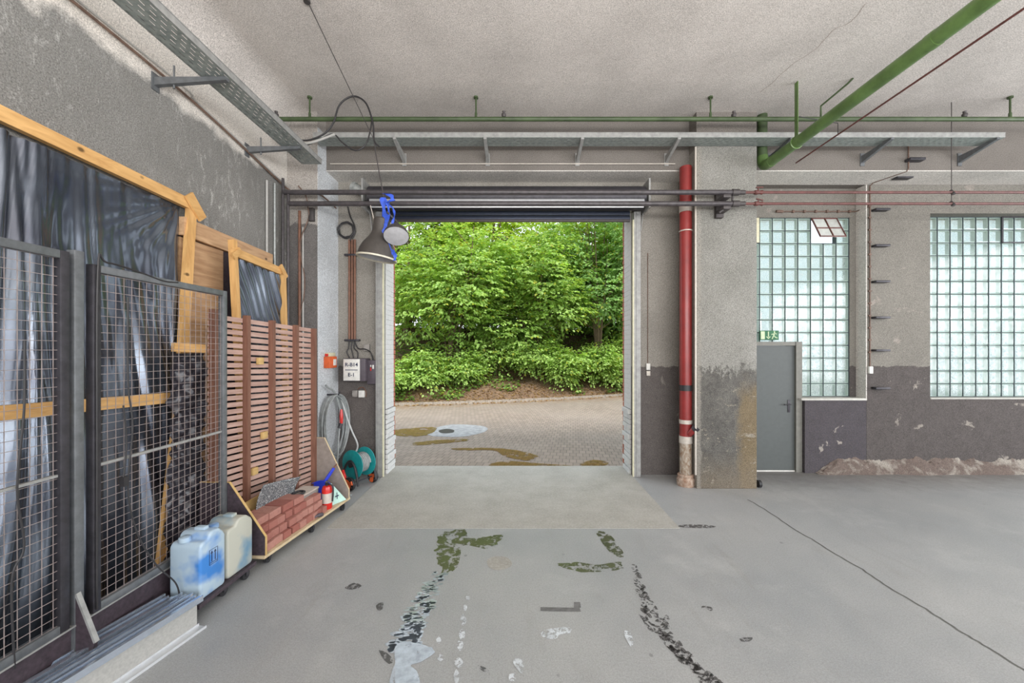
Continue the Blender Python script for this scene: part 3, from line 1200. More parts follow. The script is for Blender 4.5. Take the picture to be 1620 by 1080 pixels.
G1, G2 = (0.27, 0.44, 0.10), (0.48, 0.66, 0.20)
D1, D2 = (0.21, 0.39, 0.12), (0.38, 0.57, 0.21)
B1, B2 = (0.44, 0.62, 0.08), (0.62, 0.78, 0.16)
tree('hazel_bush', -3.0, 17.0, 6.3, 3.0, 0.5, 2600, 11, 0.145, G1, G2, 'broad bright green hazel bush with forked stems left of the gateway view', 'bush', stems=7, lobes=24)
tree('hazel_bush', 0.6, 17.6, 6.0, 2.6, 0.4, 2300, 11, 0.14, G1, G2, 'rounded mid green hazel bush behind the bare soil in the middle', 'bush', stems=6, lobes=22)
tree('slender_tree', 3.7, 17.9, 9.2, 2.4, 2.6, 1900, 11, 0.14, D1, D2, 'tall slender tree with bare reddish stems at the right of the gateway view', 'tree', stems=8, spread=0.55, stem_r=0.055, lobes=20)
tree('broadleaf_tree', -5.6, 19.6, 9.5, 3.2, 0.5, 2000, 10, 0.17, G1, B2, 'large leafy tree at the far left edge behind the hazel bush', 'tree', stems=4, stem_r=0.11, lobes=22)
tree('broadleaf_tree', -1.9, 21.0, 9.8, 2.9, 0.5, 2200, 10, 0.17, B1, B2, 'yellow green tree rising above the hazels beside the sky gap', 'tree', stems=4, stem_r=0.11, lobes=24, yellow=0.12)
tree('broadleaf_tree', 2.4, 21.8, 9.9, 2.9, 0.5, 2200, 10, 0.17, B1, B2, 'lime green tree behind the slender stems, right of the sky gap', 'tree', stems=4, stem_r=0.11, lobes=24, yellow=0.12)
tree('broadleaf_tree', 6.4, 20.6, 9.6, 3.1, 0.5, 2000, 10, 0.17, D1, G2, 'dense green tree at the far right edge of the bank', 'tree', stems=4, stem_r=0.11, lobes=22)
for (bx, by, bh, br, lab) in ((-7.4, 22.6, 6.0, 2.6, 'dark background thicket behind the far left tree'), (-3.4, 23.6, 5.6, 2.6, 'dark background thicket behind the left hazel bush'), (0.6, 23.8, 5.8, 2.7, 'dark background thicket behind the middle hazel bush'), (4.6, 23.6, 5.6, 2.6, 'dark background thicket behind the slender stems'), (8.6, 23.0, 5.6, 2.6, 'dark background thicket behind the far right tree')):
    tree('thicket', bx, by, bh, br, 0.0, 1600, 9, 0.20, D1, G2, lab, 'thicket', 'thickets at the back of the bank', stems=4, stem_r=0.05, lobes=14)
bush_spots = [(-4.9, 14.35, 1.3, 0.95, 'low leafy shrub at the left end of the kerb'),
              (-3.7, 14.9, 1.2, 0.9, 'low fern-like shrub right beside the leftmost shrub'),
              (-2.45, 15.6, 1.6, 0.9, 'shrub under the hazel stems on the left of the bank'),
              (-0.9, 16.5, 1.9, 1.0, 'dark shrub above the bare soil, left of centre'),
              (0.9, 16.5, 1.8, 1.0, 'bushy shrub hanging over the bare soil, right of centre'),
              (2.1, 16.35, 1.5, 0.9, 'spreading shrub near the kerb at centre right'),
              (3.2, 16.9, 1.6, 0.95, 'shrub at the foot of the slender reddish stems'),
              (4.3, 17.3, 2.2, 1.1, 'tall green shrub at the right end of the kerb'),
              (5.6, 18.0, 2.6, 1.2, 'shrub half hidden by the right gate jamb')]
for (bx, by, bh, br, lab) in bush_spots:
    tree('shrub', bx, by, bh, br, 0.02, 360, 9, 0.115, G1, G2, lab, 'shrub', 'shrubs along the foot of the bank', stems=4, stem_r=0.018, lobes=5, yellow=0.05)
# ivy and litter on the bank
n = 9000
xx = rs.rand(n) * 15 - 7.5
yy = np.array([yk(a) for a in xx]) + 0.15 + rs.rand(n) ** 1.3 * 6
msk = np.array([noise.noise(Vector((a * 0.8, b * 0.8, 5))) + (0.35 if (a < -2 or a > 2.2) else -0.05) + 0.12 * (b - yk(a) - 2) > 0.05 for a, b in zip(xx, yy)])
xx, yy = xx[msk], yy[msk]
n = len(xx)
zz = np.array([bank_z(a, b) for a, b in zip(xx, yy)]) + 0.03 + 0.12 * rs.rand(n)
Dd = rs.normal(size=(n, 3)) * np.array([1, 1, 0.3])
Nn = np.array([0, -0.5, 1]) + (rs.rand(n, 3) - 0.5) * 0.9
tag(leaves_obj('ground_cover', np.stack([xx, yy, zz], 1), Dd, Nn, 0.09 + 0.06 * rs.rand(n), 0.07 + 0.04 * rs.rand(n), leaf_colors(n, (0.12, 0.24, 0.04), (0.25, 0.38, 0.08))), 'green ground cover leaves spreading over the earth bank', 'ground cover', kind='stuff')
n = 7000
xx = rs.rand(n) * 15 - 7.5
yy = np.array([yk(a) for a in xx]) - 0.25 + rs.rand(n) * 4.2
zz = np.array([bank_z(a, b) if b > yk(a) + 0.12 else (0.095 if b > yk(a) else -0.008) for a, b in zip(xx, yy)]) + 0.01 + 0.02 * rs.rand(n)
Dd = rs.normal(size=(n, 3)) * np.array([1, 1, 0.15])
Nn = np.array([0, -0.2, 1]) + (rs.rand(n, 3) - 0.5) * 0.6
t = rs.rand(n, 1)
lc = np.array([[0.20, 0.10, 0.045]]) * (1 - t) + np.array([[0.50, 0.33, 0.14]]) * t
tag(leaves_obj('leaf_litter', np.stack([xx, yy, zz], 1), Dd, Nn, 0.05 + 0.05 * rs.rand(n), 0.04 + 0.03 * rs.rand(n), lc), 'brown fallen leaves scattered on the soil and along the kerb', 'fallen leaves', kind='stuff')


# --- flat marks: puddles, stains, patches
def ragged(pts, z, amp=0.25, sub=7, seed=1):
    """irregular outline polygon on the floor from pixel control points"""
    rr = random.Random(seed)
    P3 = [fl(u, v, z) for u, v in pts]
    c = sum(P3, Vector()) / len(P3)
    sm = spline(P3, sub, closed=True)
    out = []
    for i, p in enumerate(sm):
        k = noise.noise(Vector((p.x * 14, p.y * 14, seed))) * amp * 0.22 + rr.uniform(-1, 1) * amp * 0.05
        d = (p - c)
        out.append(p + d * k)
    return [(p.x, p.y, z) for p in out]


def mark(name, polys, z, mat, label, cat, group=None, amp=0.3):
    m = MB()
    for i, pl_ in enumerate(polys):
        o = ragged(pl_, z, amp, seed=i + 1)
        f = m.bm.faces.new([m.bm.verts.new(p) for p in o])
        bmesh.ops.triangulate(m.bm, faces=[f])
    o = m.build(name, mat, smooth=False)
    bmf = o.data
    for p in bmf.polygons:
        pass
    # all faces up
    bm = bmesh.new()
    bm.from_mesh(bmf)
    for f in bm.faces:
        if f.normal.z < 0:
            f.normal_flip()
    bm.to_mesh(bmf)
    bm.free()
    return tag(o, label, cat, group)


mark('puddle', [[(700, 842), (735, 838), (745, 850), (790, 846), (797, 852), (775, 868), (735, 862), (728, 880), (722, 898), (700, 905), (690, 880), (690, 862)]], 0.002, M['wet'], 'hook-shaped wet patch just before the threshold slab, left of centre', 'puddle', amp=0.9)
mark('puddle', [[(887, 893), (915, 889), (945, 893), (975, 889), (983, 898), (955, 904), (915, 904)]], 0.002, M['wet'], 'long wet patch lying crosswise right of centre on the concrete', 'puddle', amp=0.9)
mark('puddle', [[(945, 842), (965, 845), (982, 868), (988, 882), (972, 878), (955, 862)]], 0.002, M['wet'], 'small greenish wet patch touching the threshold slab on the right', 'puddle', amp=0.8)
rr = random.Random(4)
trail = []
for i in range(64):
    t = i / 63
    cu, cv_ = 697 - 62 * t ** 0.9, 905 + 130 * t
    wdt = 13 + 13 * t
    for s_ in range(2):
        du = rr.uniform(-wdt, wdt * 0.75)
        lw = rr.uniform(4, 10) * (0.7 + 0.6 * t)
        lh = rr.uniform(1.2, 2.6) * (0.7 + t)
        trail.append([(cu + du - lw, cv_ - lh * 0.2), (cu + du, cv_ - lh), (cu + du + lw, cv_ - lh * 0.9), (cu + du + lw * 0.6, cv_ + lh * 0.6), (cu + du - lw * 0.5, cv_ + lh)])
mark('wet_tyre_trail', trail, 0.0022, M['puddle'], 'wet tyre trail of fine ripples running toward the white puddle', 'tyre track', amp=0.4)
mark('puddle', [[(626, 1020), (650, 1016), (672, 1020), (687, 1030), (670, 1045), (650, 1052), (660, 1062), (661, 1085), (617, 1085), (624, 1050)]], 0.003, M['puddle'], 'pale mirror-like puddle at the bottom edge, left of centre', 'puddle', amp=0.5)
dr = []
for (u, v, a_, b_) in [(740, 945, 3, 5), (736, 960, 3, 6), (733, 980, 5, 9), (731, 1003, 5, 10), (728, 1020, 5, 9), (726, 1048, 7, 8), (722, 1070, 5, 12), (694, 1012, 4, 6), (697, 1040, 6, 6)]:
    dr.append([(u - a_, v), (u, v - b_), (u + a_, v), (u, v + b_)])
drn = empty('drip_line', fl(728, 1000), 'line of whitish drips right of the mirror-like puddle', 'spill')
for q_ in dr:
    o_ = mark('drip', [q_], 0.003, M['chalk'], None, None, amp=0.8)
    o_.parent = drn
    o_.location = o_.location - drn.location
mark('white_spill', [[(858, 1000), (875, 993), (900, 992), (902, 1000), (885, 1004), (880, 1010), (865, 1009)]], 0.003, M['chalk'], 'small white dried spill in the middle of the floor', 'spill', amp=0.7)
mark('white_spill', [[(812, 1045), (822, 1040), (829, 1052), (826, 1065), (818, 1058)], [(806, 1066), (816, 1066), (815, 1075), (806, 1076)]], 0.003, M['chalk'], 'two white dabs near the bottom edge in the middle', 'spill', amp=0.7)
mark('white_spill', [[(988, 998), (996, 1000), (1002, 1014), (998, 1022), (990, 1010)]], 0.003, M['chalk'], 'white dab beside the dark tyre mark', 'spill', amp=0.7)
ty = []
for i in range(70):
    t = i / 69
    cu = 1003 + 35 * t + 92 * t * t
    cv_ = 893 + 190 * t
    wdt = 4 + 11 * t + 14 * math.exp(-((t - 0.48) / 0.1) ** 2)
    for s_ in range(2 if t > 0.15 else 1):
        du = rr.uniform(-wdt, wdt)
        lw = rr.uniform(3, 8) * (0.6 + 0.7 * t)
        lh = rr.uniform(1.5, 3.4) * (0.6 + t)
        ty.append([(cu + du - lw, cv_ + du * 0.35), (cu + du, cv_ - lh), (cu + du + lw, cv_ + lh), (cu + du, cv_ + lh * 1.1)])
mark('tyre_mark', ty, 0.0022, M['stain'], 'black ragged tyre mark curving down the right of centre', 'tyre track', amp=0.5)
mark('floor_patch', [[(771, 886), (782, 880), (800, 881), (810, 890), (804, 898), (785, 901), (773, 896)]], 0.002, M['slab'], 'round brownish repair patch near the threshold slab', 'floor patch', amp=0.15)
pm = MB()
for q in ([(855, 960), (917, 961), (919, 967), (855, 966)], [(908, 952), (918, 952), (919, 961), (908, 961)]):
    pm.poly([fl(u, v, 0.002) for u, v in q])
tag(pm.build('floor_patch', M['patch_dark'], smooth=False), 'dark L-shaped repair strip in the middle of the floor', 'floor patch')
mark('oil_stain', [[(1073, 831), (1100, 829), (1132, 832), (1120, 835), (1080, 834)]], 0.002, M['stain'], 'narrow dark stain right of the threshold slab corner', 'stain')
for i, (q, lab) in enumerate([([(545, 930), (560, 922), (572, 926), (560, 932)], 'small dark stain far left of the tyre trail'),
                              ([(595, 957), (606, 953), (605, 963), (598, 965)], 'small dark stain just left of the rippled tyre trail'),
                              ([(600, 1028), (612, 1032), (622, 1044), (616, 1050), (604, 1038)], 'dark branching stain beside the mirror-like puddle'),
                              ([(755, 1052), (768, 1056), (776, 1066), (762, 1060)], 'dark sliver stain near the bottom edge in the middle'),
                              ([(1110, 958), (1125, 960), (1126, 966), (1112, 964)], 'dark stain right of the black tyre mark'),
                              ([(1172, 1009), (1190, 1008), (1186, 1014), (1174, 1014)], 'dark stain furthest right at the bottom of the floor')]):
    mark('oil_stain', [q], 0.002, M['stain'], lab, 'stain', amp=0.6)
ck = MB()
rc = random.Random(8)
pts = []
for i in range(60):
    t = i / 59
    p = fl(1183 + (1640 - 1183) * t, 790 + (1072 - 790) * t, 0.0015)
    p.x += 0.03 * noise.noise(Vector((t * 9, 0, 0))) + rc.uniform(-0.006, 0.006)
    pts.append(p)
ck_w = 0.008
for a, b in zip(pts, pts[1:]):
    ck.poly([(a.x - ck_w, a.y, 0.0015), (a.x + ck_w, a.y, 0.0015), (b.x + ck_w, b.y, 0.0015), (b.x - ck_w, b.y, 0.0015)])
tag(ck.build('floor_crack', M['crack'], smooth=False), 'long thin crack running down the right side of the floor', 'crack')
cc_ = MB()
pts = []
for (u, v) in ((1372, 5), (1345, 35), (1318, 48), (1290, 78), (1255, 100), (1225, 128), (1203, 146)):
    Y = (ZC - CAMZ) * FPX / (PY - v)
    pts.append(Vector(((u - PX) / FPX * Y, Y, ZC - 0.001)))
pts = spline(pts, 6)
for a, b in zip(pts, pts[1:]):
    ja = 0.02 * noise.noise(a * 9)
    jb_ = 0.02 * noise.noise(b * 9)
    cc_.poly([(a.x - .004 + ja, a.y, a.z), (b.x - .004 + jb_, b.y, b.z), (b.x + .003 + jb_, b.y, b.z), (a.x + .003 + ja, a.y, a.z)])
tag(cc_.build('ceiling_crack', simple('hairline_crack', (0.34, 0.28, 0.24), 0.9), smooth=False), 'hairline crack wandering across the ceiling left of the thick green pipe', 'crack')
# outside
mark('mortar_patch', [[(690, 676), (720, 671), (765, 674), (768, 682), (735, 690), (690, 690), (672, 684)]], -0.008, M['asphalt'], 'grey mortar patch in the paving around a drain cover', 'paving patch', amp=0.15)
mark('drain_cover', [[(694, 681), (706, 678), (718, 680), (716, 684), (700, 685)]], -0.006, M['iron'], 'small dark drain cover in the grey patch outside', 'drain cover', amp=0.05)
mark('puddle', [[(620, 681), (650, 677), (690, 676), (675, 688), (645, 690), (622, 687)]], -0.004, M['out_puddle'], 'flat olive puddle outside left of the drain cover', 'puddle', amp=0.4)
mark('puddle', [[(655, 700), (690, 696), (735, 694), (738, 697), (700, 701), (660, 704)]], -0.004, M['out_puddle'], 'thin brown puddle outside below the drain cover', 'puddle', amp=0.5)
mark('puddle', [[(716, 709), (770, 708), (812, 711), (850, 720), (835, 728), (800, 722), (780, 712), (730, 712)]], -0.004, M['out_puddle'], 'winding brown puddle outside in the middle of the paving', 'puddle', amp=0.4)
mark('puddle', [[(775, 733), (810, 729), (860, 733), (908, 737), (880, 741), (830, 741), (785, 738)]], -0.004, M['out_puddle'], 'wide brown puddle outside nearest the threshold', 'puddle', amp=0.4)
mark('puddle', [[(918, 733), (940, 727), (962, 731), (955, 736), (925, 737)]], -0.004, M['out_puddle'], 'small brown puddle outside near the right jamb', 'puddle', amp=0.4)

# ------------------------------------------------------------------ pipes and trays under the ceiling
XR = 11.9
gp = empty('overhead_pipe', (0, 5.05, 4.91), 'thin dark green pipe running across the hall just below the ceiling', 'pipe')
MB().tube([(-3.12, 5.05, 4.91), (XR, 5.05, 4.91)], 0.028, 12).build('pipe_run', M['green_dark'], gp)
for u, v in ((490, 155), (753, 153), (1124, 150), (1598, 147)):
    x = (u - PX) / FPX * 5.05
    m = MB().tube([(x, 5.05, 4.93), (x, 5.05, ZC)], 0.011, 8)
    m.tube([(x, 5.05, ZC - 0.02), (x, 5.05, ZC)], 0.03, 10)
    m.tube([(x, 5.05, 4.92), (x, 5.05, 4.99)], 0.017, 8)
    m.build('hanger', M['green_dark'], gp)
for u in (437, 797, 1161, 1526):
    x = (u - PX) / FPX * 5.05
    m = MB().lathe([(0.0, 0), (0.022, 0), (0.03, 0.02), (0.03, 0.04), (0.015, 0.055), (0.022, 0.075), (0, 0.085)], 10, Matrix.Translation((x, 5.05, 4.935)))
    m.build('vent_valve', M['iron'], gp)
x = 3.93
MB().tube([(x, 5.05, 4.93), (x, 5.05, ZC - 0.12), (x + 0.1, 4.75, ZC - 0.03), (x + 0.12, 4.7, ZC)], 0.012, 8).build('hanger', M['green_dark'], gp)

bp = empty('ceiling_pipe', (3.42, 5.42, 4.46), 'thick light green pipe sloping in from the upper right to an elbow by the column', 'pipe')
# run along the hall toward the camera, elbow and riser
MB().tube([(3.42, -6.9, 4.46), (3.42, 5.26, 4.46)], 0.064, 20).build('pipe_run', M['green_pipe'], bp)
eb = spline([(3.42, 5.24, 4.46), (3.42, 5.38, 4.475), (3.42, 5.435, 4.53), (3.42, 5.45, 4.62)], 5)
MB().tube(eb, 0.069, 18).build('elbow', M['green_pipe'], bp)
MB().tube([(3.42, 5.45, 4.61), (3.42, 5.45, ZC)], 0.064, 20).build('riser', M['green_dark'], bp)
hx = MB()
hx.bar((3.42, 4.78, 4.53), (3.42, 4.78, ZC - 0.0), 0.055, 0.008)
hx.tube([(3.42 + 0.07 * math.cos(a), 4.78, 4.46 + 0.07 * math.sin(a)) for a in [R(d) for d in range(0, 360, 20)]], 0.009, 6, closed=True)
hx.build('hanger_strap', M['green_pipe'], bp)
for yy_ in (3.2, 1.2, -1.5, -4):
    MB().tube([(3.42, yy_ - 0.035, 4.46), (3.42, yy_ + 0.035, 4.46)], 0.068, 20).build('pipe_coupling', M['green_pipe'], bp)
cd = empty('ceiling_conduit', (3.93, 5.55, 4.55), 'thin dark conduit parallel to the thick light green pipe', 'conduit')
MB().tube([(3.93, -6.9, 4.56), (3.93, 5.5, 4.56)], 0.010, 8).build('conduit_run', M['redbrown'], cd)
MB().tube([(3.93, 4.78, 4.56), (3.93, 4.78, 4.70), (3.45, 4.78, 4.78)], 0.005, 6).build('hanger_wire', M['cable'], cd)

rp = empty('standpipe', (2.372, 5.50, 0), 'red vertical standpipe beside the concrete column', 'pipe')
X_, Y_ = 2.372, 5.51
MB().tube([(X_, Y_, 0.60), (X_, Y_, 4.5)], 0.083, 24).build('riser', M['red_pipe'], rp)
MB().tube([(X_, Y_, 0.08), (X_, Y_, 0.60)], 0.081, 24).build('rusty_section', wood('rust_flecked_pipe', (0.22, 0.12, 0.06), (0.55, 0.50, 0.42), (8, 8, 4), scale=3, knots=False), rp)['label'] = 'bare rust-flecked bottom section'
for z0, z1, r_, mm in ((3.86, 3.97, 0.089, 'collar'), (3.585, 3.60, 0.094, 'collar'), (0.875, 0.93, 0.089, 'collar'), (0.60, 0.70, 0.090, 'collar'), (1.34, 1.42, 0.090, 'black')):
    MB().tube([(X_, Y_, z0), (X_, Y_, z1)], r_, 24).build('collar', M[mm], rp)
MB().lathe([(0.0, 0), (0.115, 0), (0.12, 0.02), (0.12, 0.10), (0.108, 0.115), (0.112, 0.15), (0.10, 0.165), (0.0, 0.165)], 24, Matrix.Translation((X_, Y_, 0))).build('base_socket', wood('rusty_socket', (0.28, 0.15, 0.09), (0.52, 0.42, 0.34), (8, 8, 8), scale=3, knots=False), rp)
MB().tube([(X_ + 0.02, Y_ - 0.07, 0.74), (X_ + 0.07, Y_ - 0.13, 0.82)], 0.045, 14).build('inspection_branch', M['red_pipe'], rp)
MB().tube([(X_ + 0.065, Y_ - 0.125, 0.815), (X_ + 0.085, Y_ - 0.155, 0.845)], 0.05, 14).build('branch_cap', M['dark_steel'], rp)
tag(MB().tube([(2.435, 5.34, 0.2), (2.435, 5.34, 4.7)], 0.013, 10).build('wall_conduit', M['collar']), 'thin pale strip added for the bright column edge beside the red standpipe', 'conduit')  # added strip standing in for the bright line of the column chamfer

# twin dark pipes in front of the gate, thinner red-brown ones after the column
for z, lab, lab2, ve in ((4.0, 'upper of the two black pipes crossing in front of the roller gate', 'upper of the two thin red-brown pipes right of the column', 0), (3.85, 'lower of the two black pipes crossing in front of the roller gate', 'lower of the two thin red-brown pipes right of the column', 1)):
    p = empty('heating_pipe', (0, 5.15, z), lab, 'pipe', None)
    x0 = -3.12 + 0.07 * ve
    MB().tube([(x0 + 0.02, 5.15, z), (2.85, 5.15, z)], 0.033, 14).build('pipe_run', M['black_pipe'], p)
    MB().tube(spline([(x0, 5.15, 0.3), (x0, 5.15, z - 0.08), (x0 + 0.01, 5.15, z - 0.02), (x0 + 0.05, 5.15, z)], 4), 0.017, 12).build('riser', M['black_pipe'], p)
    MB().tube([(2.83, 5.15, z), (2.92, 5.15, z), (2.93, 5.15, z), (3.0, 5.15, z)], [0.042, 0.042, 0.03, 0.03], 14).build('coupling', M['iron'], p)
    q = empty('water_pipe', (3.0, 5.15, z), lab2, 'pipe', None)
    MB().tube([(2.98, 5.15, z), (XR, 5.15, z)], 0.017, 10).build('pipe_run', M['redbrown'], q)
    v = MB().lathe([(0, 0), (0.028, 0), (0.032, 0.03), (0.02, 0.06), (0.03, 0.1), (0, 0.11)], 10, Matrix.Translation((3.13, 5.15, z)) @ Matrix.Rotation(R(90), 4, 'Y'))
    v.tube([(3.18, 5.15, z), (3.18, 5.15, z + 0.06)], 0.008, 6)
    v.bar((3.15, 5.15, z + 0.065), (3.24, 5.15, z + 0.065 - 0.02 * ve), 0.02, 0.012)
    v.build('valve', M['redbrown'], q)
    MB().tube([(5.75, 5.13, z - 0.03), (5.75, 5.17, z + 0.03)], 0.02, 8).build('pipe_clip', M['iron'], q)
bkx = MB()
bkx.box(2.70, 2.80, 5.30, PYF, 3.72, 4.07)
bkx.box(2.70, 2.80, 5.11, 5.32, 3.92, 3.96, bev=0.004)
bkx.box(2.70, 2.80, 5.11, 5.32, 3.77, 3.81, bev=0.004)
bkx.tube([(2.67, 5.17, 3.74), (2.84, 5.17, 3.86), (2.86, 5.17, 4.03)], 0.014, 8)
tag(bkx.build('pipe_bracket', M['iron']), 'dark iron bracket holding two black pipes on the column face', 'bracket')
tag(MB().tube([(5.75, 5.16, 3.82), (5.75, 5.16, 5.0), (5.75, 5.16, ZC)], 0.005, 6).build('hanger_rod', M['iron']), 'thin hanging rod holding the thin red-brown pipes in front of the second window', 'hanger rod')


# --- cable trays with slotted bottoms
def tray(root, p0, p1, width, side_dir, h=0.06, rail_mat='galv_dull'):
    """p0-p1 is one bottom edge; side_dir unit vector toward the other edge"""
    p0, p1, s = Vector(p0), Vector(p1), Vector(side_dir)
    d = (p1 - p0)
    L = d.length
    d.normalize()
    bm = bmesh.new()
    nseg = 1
    q = [p0, p1, p1 + s * width, p0 + s * width]
    uv = [(0, 0), (L, 0), (L, width), (0, width)]
    off = root.location
    vs = [bm.verts.new(a - off) for a in q]
    bm.faces.new(vs)
    me = bpy.data.meshes.new('tray_bottom')
    bm.to_mesh(me)
    bm.free()
    a_ = me.attributes.new('slot_uv', 'FLOAT_VECTOR', 'POINT')
    a_.data.foreach_set('vector', [c for (x, y) in uv for c in (x, y + 0.008, 0)])
    me.materials.append(M['slotted'])
    o = bpy.data.objects.new('slotted_bottom', me)
    col.objects.link(o)
    o.parent = root
    so = o.modifiers.new('sheet', 'SOLIDIFY')
    so.thickness = 0.003
    for base in (p0, p0 + s * width):
        m = MB()
        m.bar(base + Vector((0, 0, h / 2)), base + d * L + Vector((0, 0, h / 2)), 0.004, h)
        m.bar(base + Vector((0, 0, h)), base + d * L + Vector((0, 0, h)), 0.014, 0.006)
        m.build('side_rail', M[rail_mat], root)


t1 = empty('cable_tray', (2, 5.15, 4.72), 'long slotted cable tray running across above the gate and column', 'cable tray')
tray(t1, (-2.72, 5.15, 4.73), (6.45, 5.15, 4.73), 0.22, (0, 1, 0))
for x in (-1.64, -0.44, 0.85, 2.13, 3.62, 4.95, 6.35):
    a = MB()
    a.prism([(x - 0.02, 5.6, 4.60), (x - 0.02, 5.6, 4.70), (x - 0.02, 5.14, 4.725), (x - 0.02, 5.14, 4.70)], (0.04, 0, 0))
    a.box(x - 0.03, x + 0.03, 5.588, 5.6, 4.56, 4.74)
    a.build('cantilever_arm', M['galv_dull'] if x < 3 else M['grey_steel'], t1)
t2 = empty('cable_tray', (-2.7, 2, 4.27), 'slotted cable tray running toward the camera along the left wall', 'cable tray')
tray(t2, (-2.78, -6.5, 4.30), (-2.78, 5.0, 4.30), 0.25, (1, 0, 0))
for y in (-2.1, 0, 2.25, 3.41, 4.56):
    a = MB()
    a.prism([(XL, y - 0.02, 4.22), (XL, y - 0.02, 4.29), (-2.55, y - 0.02, 4.295), (-2.55, y - 0.02, 4.265)], (0, 0.04, 0))
    a.box(XL, XL + 0.012, y - 0.035, y + 0.035, 4.18, 4.33)
    a.tube([(XL + 0.17, y, 4.2), (XL + 0.17, y, 4.40)], 0.008, 6)
    a.build('cantilever_arm', M['grey_steel'], t2)

tag(MB().tube(spline([(XL + 0.03, -6.5, 4.42), (XL + 0.03, 0, 4.40), (XL + 0.03, 2.7, 4.38), (XL + 0.03, 3.9, 4.31), (XL + 0.03, 5.0, 4.16), (XL + 0.06, 5.3, 4.10), (-3.0, 5.33, 4.085), (-2.78, 5.33, 4.075), (-2.72, 5.5, 4.05), (-2.72, 5.8, 4.03)], 5), 0.011, 8).build('wall_cable', M['cable_brown']), 'brown cable clipped high along the left wall, bending onto the pilaster', 'cable')
tag(MB().tube(spline([(XL + 0.012, -6.5, 4.47), (XL + 0.012, 2.7, 4.43), (XL + 0.012, 3.9, 4.35), (XL + 0.012, 5.2, 4.18)], 5), 0.008, 8).build('wall_cable', M['cable_grey']), 'thin grey cable just above the brown cable high on the left wall', 'cable')
# corner services left of the pilaster
for x, y, z1, rr_, mm, lab in ((XL + 0.02, 4.9, 4.05, 0.013, 'cable_grey', 'grey conduit in the left corner, nearest the timber frame'),
                               (XL + 0.018, 5.06, 4.08, 0.013, 'galv', 'steel conduit in the left corner, behind the grey one'),
                               (-3.0, 5.33, 3.82, 0.018, 'brown_pipe', 'brown conduit on the dark pilaster below the black pipes'),
                               (-2.955, 5.335, 3.6, 0.012, 'cable_grey', 'thin pale conduit beside the brown conduit on the dark pilaster')):
    tag(MB().tube([(x, y, 0.3), (x, y, z1)], rr_, 10).build('wall_conduit', M[mm]), lab, 'conduit')
tag(MB().tube(spline([(-3.0, 5.30, 4.15), (-2.90, 5.30, 4.02), (-2.87, 5.3, 3.86), (-2.87, 5.32, 3.72), (-2.97, 5.32, 3.45), (-2.98, 5.33, 3.2), (-2.93, 5.33, 2.9), (-2.94, 5.33, 2.65), (-2.99, 5.33, 2.4)], 6), 0.008, 8).build('loose_cable', M['cable_brown']), 'loose wavy cable hanging down the dark pilaster', 'cable')
jb = MB().box(-2.87, -2.80, 5.31, PYF, 3.68, 3.86, bev=0.006)
tag(jb.build('pipe_bracket', M['iron']), 'small dark bracket on the pilaster just under the black pipes', 'bracket')
# beam cable line
tag(MB().tube([(-2.7, 5.58, 4.585), (2.25, 5.58, 4.585)], 0.008, 6).build('beam_cable', M['collar']), 'thin pale cable fixed along the beam above the roller gate', 'cable')

# --- wall brackets right
WB = []
for v, in ((331,), (388,), (445,), (502,), (554,), (614,)):
    z = CAMZ + (PY - v) / FPX * 5.98
    WB.append((5.60, YW, z, v))
names = ['topmost', 'second from the top', 'third from the top', 'fourth from the top', 'fifth from the top', 'lowest']
proto = None
for (x, y, z, v), nm in zip(WB, names):
    if proto is None:
        proto = tag(MB().box(x - 0.11, x + 0.11, y - 0.09, y, z - 0.016, z + 0.016, bev=0.004).build('wall_bracket', M['dark_steel']), 'dark steel bracket between the windows, %s of its column of six' % nm, 'bracket', 'steel brackets between the windows')
    else:
        c = proto.copy()
        col.objects.link(c)
        c.location.z = z - 0.016
        c['label'] = 'dark steel bracket between the windows, %s of its column of six' % nm
for (x, y, z, lab) in ((5.67, 5.6, 4.63, 'dark steel bracket on the front of the beam above the red-brown pipes'), ):
    tag(MB().box(x - 0.11, x + 0.11, y - 0.09, y, z - 0.018, z + 0.018, bev=0.004).build('wall_bracket', M['dark_steel']), lab, 'bracket', 'steel brackets between the windows')
tag(MB().box(5.62, 5.86, 5.76, 5.86, 4.47, 4.5, bev=0.004).build('wall_bracket', M['dark_steel']), 'dark steel bracket on the underside of the beam between the windows', 'bracket', 'steel brackets between the windows')
wc = empty('window_cable', (5.47, YW, 1.55), 'thin clipped cable running down between the windows to a small white box', 'cable')
m = MB().tube([(5.60, 5.58, 4.9), (5.60, 5.58, 4.52), (5.60, 5.6, 4.49), (5.46, 5.98, 4.488), (5.46, YW - 0.015, 4.46), (5.46, YW - 0.015, 1.66)], 0.009, 8)
for i in range(14):
    z = 4.35 - i * 0.19
    m.box(5.44, 5.48, YW - 0.022, YW, z - 0.012, z + 0.012)
m.build('cable_run', M['cable_brown'], wc)
MB().box(5.43, 5.49, YW - 0.04, YW, 1.55, 1.66, bev=0.006).build('socket', M['white'], wc)
m = MB().tube([(4.16, WY1 - 0.012, 4.13), (5.40, WY1 - 0.012, 4.13), (5.44, YW - 0.02, 4.14)], 0.010, 8)
for i in range(7):
    m.box(4.2 + i * 0.18, 4.23 + i * 0.18, WY1 - 0.03, WY1, 4.11, 4.15)
m.tube([(4.12, WY1 - 0.02, 4.13), (4.2, WY1 - 0.02, 4.13)], 0.022, 8)
tag(m.build('window_cable', M['cable_brown']), 'rusty conduit running above the first glass block window', 'conduit')

tag(MB().tube([(3.335, 5.42, 0.05), (3.375, 5.42, 0.05)], 0.05, 20).build('rubber_wheel', M['black']), 'small black rubber wheel on the floor behind the column foot', 'wheel')

